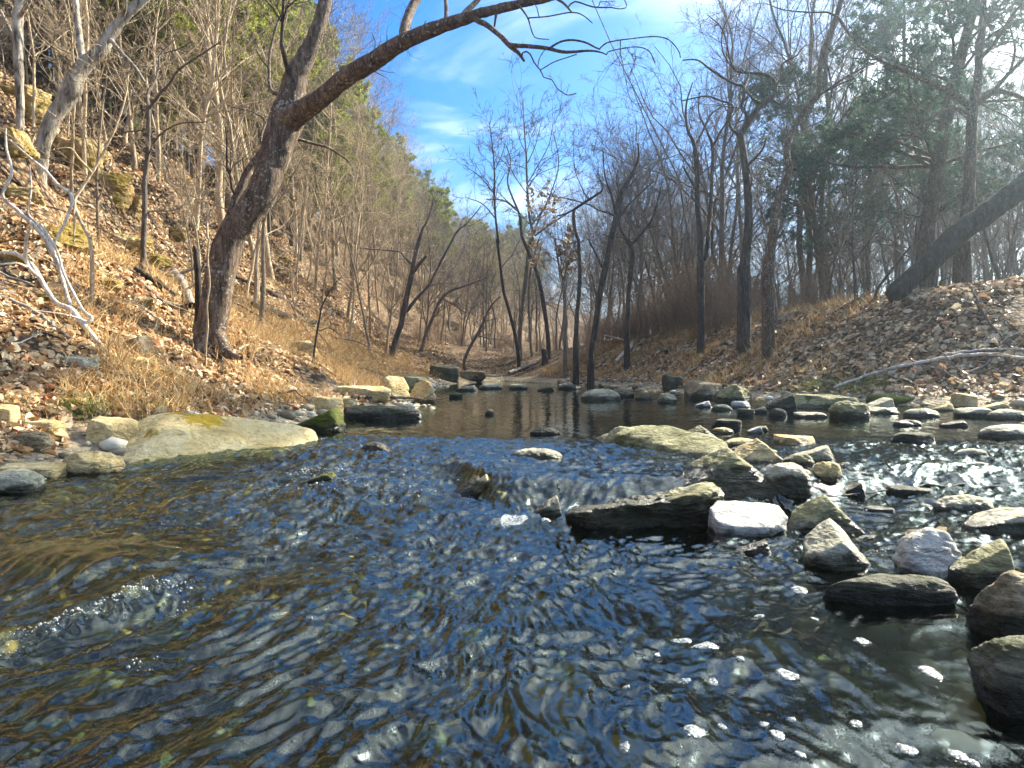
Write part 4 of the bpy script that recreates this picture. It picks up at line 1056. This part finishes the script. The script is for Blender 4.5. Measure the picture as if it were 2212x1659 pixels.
T('slender_tree', 'double-stemmed slender tree left of the gnarled tree', 'tree', 16.0, [
    (4, [(110, 1620, 42), (105, 1450, 40), (90, 1250, 36), (85, 1050, 34), (70, 880, 30), (30, 790, 20), (20, 650, 14), (60, 500, 8)], 0, .5),
    (4, [(72, 900, 20), (120, 800, 17), (170, 700, 13), (250, 640, 8)], .5, 1),
    (4, [(140, 1560, 30), (160, 1350, 28), (175, 1100, 26), (180, 900, 24), (150, 800, 16), (100, 690, 12), (100, 560, 8)], .4, .6),
    (4, [(178, 900, 16), (230, 800, 14), (290, 700, 10), (300, 560, 6)], -.4, 1),
    (4, [(80, 1150, 18), (40, 1080, 16), (0, 1010, 10)], -.5, .8)], ('bark_black', 'bark_grey'), 34, .8, tl=1.4)
T('bough_tree', 'large spreading tree with crossing boughs at the upper right', 'tree', 12.5, [
    (4, [(1700, 1480, 90), (1735, 1200, 80), (1750, 950, 72), (1755, 760, 68), (1770, 620, 62), (1795, 480, 55), (1805, 320, 48), (1825, 150, 40), (1830, -40, 34)], .3, .2),
    (4, [(1740, 640, 50), (1670, 590, 46), (1560, 530, 40), (1470, 490, 34), (1350, 425, 26), (1230, 380, 16), (1100, 300, 10)], -.6, .8),
    (4, [(1765, 620, 46), (1830, 580, 42), (1900, 555, 38), (1990, 570, 32), (2100, 610, 24)], .5, .6),
    (4, [(1800, 360, 36), (1870, 290, 32), (1950, 180, 28), (2010, 80, 24), (2100, -20, 18)], -.6, .9),
    (4, [(1785, 640, 34), (1880, 560, 32), (1980, 450, 30), (2080, 350, 26)], .8, .8),
    (4, [(1815, 200, 22), (1880, 110, 18), (1960, 0, 12)], .6, 1),
    (4, [(1760, 700, 28), (1640, 660, 24), (1500, 720, 18), (1380, 830, 10)], -.5, .9),
    (4, [(1990, 440, 20), (2020, 300, 16), (1990, 150, 12), (2000, 20, 8)], .3, 1)], ('bark_dark', 'bark_grey'), 35, .9, tl=1.2)
T('leaning_bole', 'thick bare trunk leaning far right above the leaf bank', 'tree', ground_hit(1970, 640)[1], [
    (4, [(1290, 1782, 110), (1400, 1682, 115), (1530, 1572, 120), (1640, 1452, 125), (1800, 1330, 130), (1950, 1220, 130), (2120, 1090, 130), (2350, 880, 120), (2700, 560, 100)], .5, .12)], ('bark_black', 'bark_grey'), 36, .5, flare=1.1)
T('leaning_bole', 'second leaning trunk lower down at the right edge', 'tree', ground_hit(2080, 600)[1], [
    (4, [(1600, 1612, 70), (1750, 1512, 72), (1850, 1462, 72), (1980, 1400, 72), (2150, 1310, 70), (2400, 1150, 60)], .4, .1)], ('bark_black', 'bark_grey'), 37, .5, flare=1.1)
T('sapling', 'crooked sapling leaning over the top of the leaf bank', 'sapling', ground_hit(1885, 655)[1], [
    (6, [(1165, 390, 22), (1180, 310, 20), (1230, 240, 18), (1300, 150, 16), (1390, 40, 12)], 0, .5)], ('bark_black', 'bark_grey'), 38, .8)

# brown clinging leaves of the small oak
def oak_leaves():
    for o in bpy.data.objects:
        if o.name.startswith('oak_tree'):
            cr = [c for c in o.children if c.name.startswith('crown')][0]
            v = np.array([x.co[:] for x in cr.data.vertices]); rr = np.random.default_rng(5)
            v = v[rr.integers(len(v), size=1000)]; v = v[(v[:, 2] > 2.2)]
            V, f4, f3 = blade_cards(rr, v, rr.normal(size=v.shape), rr.uniform(.06, .13, len(v)), rr.uniform(.04, .08, len(v)))
            mesh_np('leaves', V, [f4, f3], M['leaf_grey'], parent=o, smooth=False)
oak_leaves()

# the dark evergreen at the upper right
ev = pine_proto(850, 11.5, .17, .22, 'evergreen_tree', 'dark flat-sprayed evergreen behind the spreading tree at upper right', 'evergreen', 'needles_cedar', 'bark_dark', 60, .25, 7, .13, -.035)
ex, ey = (cv(4, 1445, 0)[0] - CU) / F * 15.0, 15.0
ev.location = (ex, ey, float(gh(ex, ey))); ev['placed'] = 1
ev2 = dup(ev, (ex + 2.2, ey + 3.4, float(gh(ex + 2.2, ey + 3.4))), 2.2, .8, (0, 0), 'second smaller dark evergreen just right of the tall one')
ev3 = dup(ev, (ex + .6, ey + 6.0, float(gh(ex + .6, ey + 6.0))), 4.1, .62, (0, 0), 'short dark evergreen directly behind the tall one')
for e in (ev2, ev3):
    if 'placed' in e: del e['placed']

# ------------------------------------------------------------------ ground cover
def leaf_cards(r, X, Y, size, flat=.35, up=.0):
    n = len(X); Z = gh(X, Y) + .01 + r.random(n) * .02
    e = .08
    nx = -(gh(X + e, Y) - gh(X - e, Y)) / (2 * e); ny = -(gh(X, Y + e) - gh(X, Y - e)) / (2 * e)
    nm = unit(np.stack([nx, ny, np.ones(n)], -1) + r.normal(size=(n, 3)) * flat)
    a = unit(np.cross(nm, r.normal(size=(n, 3)))); b = np.cross(nm, a)
    C = np.stack([X, Y, Z], -1)
    L = size[:, None]; W = (size * r.uniform(.55, .95, n))[:, None]; cu = (size * r.uniform(-.1, .35, n))[:, None]
    p = [C - a * L * .5, C - a * L * .12 + b * W * .5 + nm * cu, C + a * L * .22 + b * W * .38 + nm * cu * .9, C + a * L * .5 + nm * cu * .3,
         C + a * L * .22 - b * W * .38 + nm * cu * .9, C - a * L * .12 - b * W * .5 + nm * cu, C + a * L * .1]
    V = np.stack(p, 1).reshape(-1, 3); o = (np.arange(n) * 7)[:, None]
    return V, o + np.array([[0, 1, 2, 6]]), o + np.array([[6, 2, 3, 4]]), o + np.array([[0, 6, 4, 5]])

def litter():
    r = np.random.default_rng(77)
    def smp(n, f, cond):
        xs, ys = f(n); k = cond(xs, ys); return xs[k], ys[k]
    # right bank
    Y = r.uniform(7, 22, 120000); X = r.uniform(1.5, 16, 120000)
    s, l = shore(X, Y); k = (~l) & (s > .25) & (X < .85 * Y + .5) & (r.random(len(X)) < np.where(Y < 14, .8, .35)) & (r.random(len(X)) < sstep(.1, .8, s))
    X, Y = X[k], Y[k]
    k = r.random(len(X)) < sstep(-.5, .0, fbm(X * .9, Y * .9, 34, 3)); X, Y = X[k], Y[k]
    V, *f = leaf_cards(r, X, Y, r.gamma(5, .018, len(X)).clip(.04, .17), .45)
    tag(mesh_np('fallen_leaves', V, f, M['leaf_grey'], smooth=False), 'carpet of large fallen leaves on the right bank', 'leaves', kind='stuff')
    # left bank and hillside
    t = r.random(240000); Y = 3.5 + 32 * t ** 1.7; X = r.uniform(-.82, .02, 240000) * (Y + 1.2)
    s, l = shore(X, Y); k = l & (s > .18) & (r.random(len(X)) < sstep(.1, .9, s))
    X, Y = X[k], Y[k]
    k = r.random(len(X)) < sstep(-.45, .05, fbm(X * .8, Y * .8, 33, 3)); X, Y = X[k], Y[k]
    V, *f = leaf_cards(r, X, Y, r.gamma(5, .0085, len(X)).clip(.02, .08) * (1 + Y * .03), .55)
    tag(mesh_np('leaf_litter', V, f, M['leaf'], smooth=False), 'tan and orange leaf litter on the left bank and hillside', 'leaves', kind='stuff')
litter()

def grass_mesh(r, X, Y, h, w, lean=.5):
    n = len(X); Z = gh(X, Y) - .01
    C = np.stack([X, Y, Z], -1)
    D = r.normal(size=(n, 3)) * lean; D[:, 2] = 1; D = unit(D)
    side = unit(np.cross(D, r.normal(size=(n, 3))))
    bend = r.normal(size=(n, 3)); bend[:, 2] = -.35; bend *= .35
    h = h[:, None]; w = w[:, None]
    m = C + D * h * .5 + bend * h * .15; t = C + D * h + bend * h
    V = np.stack([C - side * w, C + side * w, m + side * w * .7, m - side * w * .7, t], 1).reshape(-1, 3)
    o = (np.arange(n) * 5)[:, None]
    return V, [o + np.array([[0, 1, 2, 3]]), o + np.array([[3, 2, 4]])]

def grasses():
    r = np.random.default_rng(78)
    n = 90000; Y = r.uniform(4.6, 22, n); X = r.uniform(-.62, .0, n) * Y
    s, l = shore(X, Y); den = sstep(.1, .5, fbm(X * .9, Y * .9, 21, 3) + .35)
    k = l & (s > .35) & (s < 4.2) & (r.random(n) < den * .75 * sstep(4.4, 2.2, s))
    X, Y = X[k], Y[k]
    V, f = grass_mesh(r, X, Y, r.uniform(.08, .30, len(X)) * (1 + .03 * Y), r.uniform(.002, .005, len(X)))
    tag(mesh_np('dry_grass', V, f, M['grass_dry'], smooth=False), 'orange dry grass and weeds along the left bank', 'grass', kind='stuff')
    n = 60000; Y = r.uniform(9, 24, n); X = r.uniform(1.0, 9, n)
    s, l = shore(X, Y); den = sstep(.1, .5, fbm(X * .8, Y * .8, 23, 3) + .25)
    k = (~l) & (s > .5) & (s < 5) & (X < .52 * Y - .2) & (r.random(n) < den * .7)
    X, Y = X[k], Y[k]
    V, f = grass_mesh(r, X, Y, r.uniform(.12, .38, len(X)), r.uniform(.003, .006, len(X)))
    tag(mesh_np('tall_dry_grass', V, f, M['grass_dry'], smooth=False), 'tan dead grass on the right bank below the brush', 'grass', kind='stuff')
grasses()

def tuft(label, u, v, rad, h, seed, n=420):
    r = np.random.default_rng(seed); g = ground_hit(u, v)
    X = g[0] + r.normal(size=n) * rad; Y = g[1] + r.normal(size=n) * rad * .8
    V, f = grass_mesh(r, X, Y, r.uniform(.5, 1.1, n) * h, r.uniform(.0015, .004, n), .7)
    o = mesh_np('grass_tuft', V - g, f, M['grass_green'], smooth=False); o.location = g
    tag(o, label, 'grass tuft')
tuft('yellow-green grass tuft above the tan block at left', 190, 890, .10, .17, 1, 260)
tuft('dark green grass tuft above the long mossy boulder', 340, 885, .10, .12, 2, 200)
tuft('green grass tuft at the far left edge of the bank', 5, 875, .08, .12, 3, 160)
tuft('small green tuft left of the stick on the right bank', 1770, 835, .22, .22, 4)
tuft('ferny green tuft beside the stick on the right bank', 1862, 842, .22, .25, 5)

# ------------------------------------------------------------------ logs, sticks, roots
def stick(name, label, pts, mat, cat='stick', lift=.02, twigs=0, seed=1, onz=True, group=None):
    """pts: (u, v, width_px) in photograph pixels at 2212 wide; each point lies on the ground it covers."""
    r = np.random.default_rng(seed)
    P, Rr = [], []
    for p in pts:
        g = ground_hit(p[0], p[1]) if len(p) < 4 else ray(p[0], p[1], p[3])
        P.append(g + np.array([0, 0, lift])); Rr.append(p[2] / 2 / F * g[1])
    q = catmull(np.column_stack([P, Rr]), 22) if len(P) > 2 else np.linspace(np.append(P[0], Rr[0]), np.append(P[-1], Rr[-1]), 22)
    A = q[:, :3]; A[1:-1] += r.normal(size=(20, 3)) * .006; Rr = np.maximum(q[:, 3], .002)
    gs = [(A[None], Rr[None], 8)]
    if twigs:
        b = spawn(r, A[None], Rr[None], twigs, .15, .95, 45, .22, .5, 6, .2, .02, .002); gs.append((*b, 4))
    V, Fq = tubes(gs); c = A[0].copy()
    o = mesh_np(name, V - c, [Fq], M[mat]); o.location = c; tag(o, label, cat, group)
stick('fallen_branch', 'long pale bowed branch lying across the right leaf bank', [(1800, 850, 6), (1900, 815, 7), (2010, 792, 8), (2120, 778, 8), (2240, 790, 8)], 'wood_pale', lift=.08, twigs=3, seed=41)
stick('fallen_branch', 'second pale branch just above the bowed one at right', [(2040, 778, 5), (2130, 768, 5), (2240, 768, 5)], 'wood_pale', lift=.08, seed=42)
stick('fallen_branch', 'forked white twig among leaves below the bowed branch', [(1990, 798, 3), (2040, 812, 3), (2100, 850, 3)], 'wood_pale', lift=.06, twigs=3, seed=43)
stick('floating_stick', 'long thin stick lying across the wet rocks at right', [(1780, 1090, 3), (1880, 1080, 4), (1990, 1068, 5), (2100, 1065, 5), (2230, 1062, 4)], 'bark_grey', lift=.03, seed=44)
stick('bare_twig', 'dark budded twig standing out of the water at right', [(2005, 1068, 6, 3.45), (1965, 1045, 5, 3.5), (1935, 1025, 4, 3.5), (1915, 1000, 3, 3.5)], 'bark_black', lift=0, seed=45)
stick('bare_twig', 'thin upright twig on the stone at the head of the fall', [(1210, 1085, 5, 3.1), (1208, 1070, 4, 3.1), (1206, 1045, 2, 3.1)], 'bark_black', lift=0, seed=46)
stick('fallen_log', 'dark fallen log on the slope right of the leaning tree', [(545, 665, 14), (620, 690, 13), (700, 705, 10)], 'bark_black', 'log', .06, 4, 47)
stick('fallen_log', 'thin second log below the dark fallen one', [(510, 605, 8), (590, 640, 9), (660, 690, 8)], 'bark_dark', 'log', .06, 3, 48)
stick('fallen_log', 'pale broken log leaning on the snag left of the leaning tree', [(375, 608, 16), (395, 640, 18), (415, 690, 16)], 'wood_pale', 'log', .15, 4, 49)
stick('fallen_log', 'dark log lying upslope left of the leaning tree', [(290, 590, 12), (340, 620, 12), (380, 650, 9)], 'bark_black', 'log', .06, 3, 50)
stick('fallen_branch', 'bleached stick on the leaf slope under the curved shrub', [(20, 660, 8), (80, 690, 8), (150, 745, 7)], 'wood_pale', 'stick', .05, 3, 51)
stick('fallen_branch', 'pale branch on the slope below the curved shrub', [(130, 680, 6), (180, 720, 6), (220, 760, 6)], 'wood_pale', 'stick', .05, 3, 52)
stick('fallen_log', 'white fallen log at the far water edge by the thin tree', [(1100, 812, 8), (1130, 800, 8), (1160, 790, 6)], 'wood_pale', 'log', .1, 2, 53)
for i, (pts, w) in enumerate([([(1300, 745), (1350, 735), (1400, 722)], 9), ([(1330, 790), (1360, 760), (1385, 728)], 9), ([(1350, 725), (1400, 740), (1440, 770)], 9), ([(1385, 715), (1400, 700), (1430, 712), (1425, 740)], 9)]):
    stick('driftwood', ['pale driftwood root pointing left in the bank tangle', 'steep driftwood stick in the bank tangle', 'dark driftwood root reaching down the bank tangle', 'looped driftwood root on top of the bank tangle'][i],
          [(u, v, w) for u, v in pts], ['wood_pale', 'wood_pale', 'bark_grey', 'wood_pale'][i], 'driftwood', .12, 5, 60 + i)

# small fallen sticks on both banks, one shape per kind then copies
def fallen_sticks():
    r = np.random.default_rng(404); protos = []
    for i in range(4):
        a = grow(r, np.zeros((1, 3)), np.array([[1., 0, .05]]), np.array([[.8, 1.2, .6, 1.0][i]]), np.array([[.010, .014, .008, .018][i]]), 12, .12, 0)
        b = spawn(r, *a, 4, .2, .95, 45, .3, .5, 6, .18, .0, .003)
        V, Fq = tubes([(*a, 6), (*b, 4)])
        o = mesh_np('fallen_stick', V, [Fq], M[['bark_tan', 'bark_grey', 'wood_pale', 'bark_dark'][i]]); protos.append(o)
        tag(o, 'bare fallen stick lying in the leaf litter', 'stick', 'fallen sticks in the leaf litter')
    pts = []
    while len(pts) < 110:
        y = r.uniform(4.5, 17); x = r.uniform(-.72, .75) * y
        s, l = shore(x, y)
        if s > .35: pts.append((x, y))
    for i, (x, y) in enumerate(pts):
        o = protos[i] if i < 4 else protos[i % 4].copy()
        if i >= 4: COL.objects.link(o)
        a = r.uniform(0, 6.28); e = .3
        sl = float(gh(x + e * math.cos(a), y + e * math.sin(a)) - gh(x, y)) / e
        o.location = (x, y, float(gh(x, y)) + .03); o.rotation_euler = (0, -math.atan(sl), a); sc = r.uniform(.6, 1.6); o.scale = (sc, sc, sc)
fallen_sticks()

# curled dead leaf on the white rock, floating brown leaves
def big_leaf(label, u, v, d, size, seed, mat='leaf_grey'):
    r = np.random.default_rng(seed); g = ray(u, v, d)
    n = 9; t = np.linspace(-1, 1, n); w = np.linspace(-1, 1, 7)
    Tt, Ww = np.meshgrid(t, w, indexing='ij')
    wid = (1 - Tt ** 2) ** .6 * (.55 + .18 * np.cos(Tt * 9))
    X = Tt * size * .5; Y = Ww * wid * size * .5; Z = .35 * size * (Ww ** 2) * .5 + .16 * size * Tt ** 2 + .05 * size * np.sin(Tt * 5 + Ww * 3)
    o = mesh_np('dead_leaf', np.stack([X, Y, Z], -1).reshape(-1, 3), [grid_faces(n, 7)], M[mat])
    o.location = g; o.rotation_euler = (.35, -.1, r.uniform(-.6, .1)); tag(o, label, 'leaf')
big_leaf('pale curled dead leaf draped over the white rock', 2000, 1168, 2.52, .13, 1)
big_leaf('reddish dead leaf caught behind the tilted slab', 1462, 950, 5.2, .16, 2, 'leaf')

# ------------------------------------------------------------------ foam
def foam_patch(u, v, w, seed, label):
    r = np.random.default_rng(seed)
    y = (H - .0) * F / (v - CV); x = (u - CU) / F * y
    n = 26; a = np.linspace(0, 2 * np.pi, n, endpoint=False); R = w * .44 / F * y
    ph = r.uniform(0, 6.3, 3)
    rr = R * (1 + .12 * np.sin(2 * a + ph[0]) + .06 * np.sin(3 * a + ph[1]) + .02 * np.sin(7 * a + ph[2]))
    rings = []
    for q, z in ((1.0, .0), (.93, .6), (.7, .9), (.35, 1.0)):
        px = x + rr * q * np.cos(a); py = y + rr * q * 1.25 * np.sin(a)
        rings.append(np.stack([px, py, water_z(px, py) + .0008 + z * .0025 + r.normal(size=n) * .0004], -1))
    V = np.concatenate(rings + [[[x, y, float(water_z(x, y)) + .0035]]])
    i = np.arange(4 * n).reshape(4, n); j = np.roll(i, -1, 1)
    f4 = np.stack([i[:-1], j[:-1], j[1:], i[1:]], -1).reshape(-1, 4)
    f3 = np.stack([i[3], j[3], np.full(n, 4 * n)], -1)
    m = int(5 + w * .25)                                   # bubbles crowding the rim and a few inside
    ba = r.uniform(0, 2 * np.pi, m); bq = np.where(r.random(m) < .7, r.normal(1.0, .12, m), r.random(m))
    br = np.interp(ba, np.append(a, 2 * np.pi), np.append(rr, rr[0])) * bq
    bx, by = x + br * np.cos(ba), y + br * 1.25 * np.sin(ba); bs = r.gamma(2, .0008, m).clip(.0006, .004) * (.6 + .25 * y)
    B = (ICO1[None] * bs[:, None, None] * np.array([1, 1, .7]) + np.stack([bx, by, water_z(bx, by) + .0015], -1)[:, None]).reshape(-1, 3)
    f3 = np.concatenate([f3, (FICO1[None] + (np.arange(m) * len(ICO1))[:, None, None]).reshape(-1, 3) + len(V)])
    V = np.concatenate([V, B])
    c = np.array([x, y, 0.])
    o = mesh_np('foam_patch', V - c, [f4, f3], M['foam']); o.location = c
    tag(o, label, 'foam', 'foam patches drifting in the lower right water')
FP = [(1474, 1392, 40), (1522, 1414, 58), (1728, 1284, 40), (1700, 1478, 48), (1540, 1492, 24), (1500, 1610, 50), (1349, 1637, 28), (1352, 1504, 20), (1480, 1490, 26),
      (1650, 1592, 22), (1680, 1618, 34), (1960, 1630, 42), (1850, 1584, 30), (1710, 1582, 18), (2010, 1462, 50), (1862, 1400, 34), (1730, 1660, 24), (1560, 1592, 20),
      (1640, 1340, 22), (1760, 1345, 18), (1905, 1290, 20), (2070, 1640, 40), (2100, 1655, 30), (1420, 1420, 14), (1600, 1450, 16)]
for i, (u, v, w) in enumerate(FP):
    foam_patch(u, v, w, 70 + i, 'small white foam patch drifting in the lower right water')
foam_patch(1110, 1136, 72, 120, 'white foam patch below the small fall'); foam_patch(1182, 1134, 34, 121, 'smaller white foam patch right of the one below the fall')

def bubbles():
    r = np.random.default_rng(90); C = []
    def line(pts, n, sp):
        pts = np.array(pts, float); t = r.random(n) * (len(pts) - 1); k = np.minimum(t.astype(int), len(pts) - 2); w = (t - k)[:, None]
        base = pts[k] * (1 - w) + pts[k + 1] * w + r.normal(size=(n, 2)) * sp
        heads = base[r.integers(n, size=max(3, n // 9))]                    # bubbles gather in small rafts
        own = r.random(n) < .25
        C.append(np.where(own[:, None], base, heads[r.integers(len(heads), size=n)] + r.normal(size=(n, 2)) * .010 * np.clip(base[:, 1:] / 2, .6, 3)))
    def px(u, v, lv=0): y = (H - lv) * F / (v - CV); return ((u - CU) / F * y, y)
    line(FOAM_LINE, 600, .012)
    line([px(40, 1405), px(150, 1370), px(250, 1330), px(330, 1290)], 220, .012)
    line([px(340, 1335), px(400, 1318), px(440, 1300)], 60, .015)
    line([px(300, 1400), px(320, 1440), px(305, 1470)], 40, .012)
    line([px(650, 1048), px(690, 1062), px(750, 1040)], 600, .05)
    line([px(560, 1050), px(720, 1075), px(860, 1085), px(960, 1075)], 800, .14)
    line([px(720, 965, .08), px(790, 985, .07), px(850, 978, .07)], 110, .05)
    line([px(1730, 1090), px(1790, 1050), px(1850, 1090), px(1880, 1150)], 500, .06)
    line([px(1850, 1200), px(1900, 1215), px(1950, 1150)], 120, .05)
    line([px(1230, 1150), px(1400, 1145), px(1520, 1135)], 60, .01)
    line([px(270, 1030), px(450, 1005), px(700, 968, .05)], 600, .015)
    P = np.concatenate(C); n = len(P)
    rad = r.gamma(1.1, .0010, n).clip(.0004, .0055) * (.6 + .2 * P[:, 1])
    Z = water_z(P[:, 0], P[:, 1]) + rad * .3
    V = ICO1[None] * rad[:, None, None] + np.column_stack([P, Z])[:, None]
    Fc = (FICO1[None] + (np.arange(n) * len(ICO1))[:, None, None]).reshape(-1, 3)
    tag(mesh_np('foam_bubbles', V.reshape(-1, 3), [Fc], M['foam']), 'white bubbles and spray along the riffles', 'foam', kind='stuff')
bubbles()

# ------------------------------------------------------------------ light
AZ, EL = math.radians(53), math.radians(35)      # clockwise from straight ahead (+Y), above the horizon
sd = Vector((math.sin(AZ) * math.cos(EL), math.cos(AZ) * math.cos(EL), math.sin(EL)))
sun = bpy.data.lights.new('sun', 'SUN'); sun.energy = 5.0; sun.angle = math.radians(.5); sun.color = (1, .91, .74)
so = bpy.data.objects.new('sun', sun); COL.objects.link(so); so.rotation_euler = sd.to_track_quat('Z', 'Y').to_euler()

w = bpy.data.worlds.new('World'); SC.world = w; w.use_nodes = True
nt = w.node_tree; nt.nodes.clear(); q = N(nt)
sky = q.add('ShaderNodeTexSky', sky_type='NISHITA'); sky.sun_disc = False
sky.sun_elevation = EL; sky.sun_rotation = AZ; sky.altitude = 200; sky.air_density = 1.0; sky.dust_density = .6; sky.ozone_density = 3.5
d = q.add('ShaderNodeTexCoord').outputs['Generated']
sp = q.add('ShaderNodeSeparateXYZ'); q.link(d, sp.inputs[0])
zc = q.math('MAXIMUM', sp.outputs[2], .02)
cb = q.add('ShaderNodeCombineXYZ')
den = q.math('ADD', zc, .25)
q.link(q.math('DIVIDE', sp.outputs[0], den), cb.inputs[0]); q.link(q.math('DIVIDE', sp.outputs[1], den), cb.inputs[1])
n1 = q.noise(q.mapped(cb.outputs[0], (1.0, 1.5, 1)), 1.5, 8, .58, .5)
sunw = q.vmath('DOT_PRODUCT', d, tuple(sd)).outputs['Value']
bias = q.math('ADD', q.math('MULTIPLY', q.step(sunw, .74, 1.0), .30), q.math('MULTIPLY', q.step(sp.outputs[2], .34, .05), .17))
bias = q.math('ADD', bias, q.math('MULTIPLY', q.step(sp.outputs[2], .48, .75), .13))  # extra cloud added high overhead, out of view, to lighten the water's reflections
cl = q.step(q.math('ADD', n1, bias), .50, .82)
hsv = q.add('ShaderNodeHueSaturation'); hsv.inputs['Saturation'].default_value = 1.48; hsv.inputs['Hue'].default_value = .508; q.link(sky.outputs[0], hsv.inputs['Color'])
col = q.mix(q.math('MULTIPLY', cl, .92), hsv.outputs[0], (8.5, 8.9, 9.3))
bg = q.add('ShaderNodeBackground'); q.link(col, bg.inputs[0]); bg.inputs[1].default_value = .061
q.link(bg.outputs[0], q.add('ShaderNodeOutputWorld').inputs[0])

# ------------------------------------------------------------------ haze volume added to imitate the pale flare veil
def haze():
    x0, x1, y0, y1, z0, z1 = -1500, 1500, -40, 460, -12, 38
    V = [(x, y, z) for z in (z0, z1) for y in (y0, y1) for x in (x0, x1)]
    Fc = [[0, 2, 3, 1], [4, 5, 7, 6], [0, 1, 5, 4], [2, 6, 7, 3], [0, 4, 6, 2], [1, 3, 7, 5]]
    m, nt, out = newmat('haze')
    v = nt.nodes.new('ShaderNodeVolumePrincipled'); v.inputs['Color'].default_value = (.66, .85, 1, 1)
    v.inputs['Density'].default_value = HAZE; v.inputs['Anisotropy'].default_value = .86
    nt.links.new(v.outputs[0], out.inputs['Volume'])
    tag(mesh_np('haze', V, [np.array(Fc)], m, smooth=False), 'thin haze volume added to imitate the pale lens flare veil', 'haze', kind='stuff')
HAZE = .0028
haze()

# ------------------------------------------------------------------ camera and render
cam = bpy.data.cameras.new('camera'); co = bpy.data.objects.new('camera', cam); COL.objects.link(co)
cam.sensor_width = 36; cam.lens = F / 2212 * 36; cam.shift_y = -(829.5 - CV) / 2212
co.location = (0, 0, H); co.rotation_euler = (math.radians(90), 0, 0)
cam.clip_start = .05; cam.clip_end = 2000
SC.camera = co
for o in bpy.data.objects:
    for kk in ('placed', 'tall'):
        if kk in o: del o[kk]
SC.render.engine = 'CYCLES'
SC.cycles.use_denoising = True
try: SC.cycles.denoiser = 'OPENIMAGEDENOISE'
except Exception: pass
SC.cycles.max_bounces = 6; SC.cycles.diffuse_bounces = 2; SC.cycles.glossy_bounces = 3; SC.cycles.transmission_bounces = 2
SC.cycles.transparent_max_bounces = 8; SC.cycles.volume_bounces = 0; SC.cycles.caustics_reflective = False; SC.cycles.caustics_refractive = False
SC.view_settings.view_transform = 'Standard'; SC.view_settings.look = 'None'; SC.view_settings.gamma = 1
SC.view_settings.exposure = 2.2
SC.render.resolution_x, SC.render.resolution_y = 1024, 768
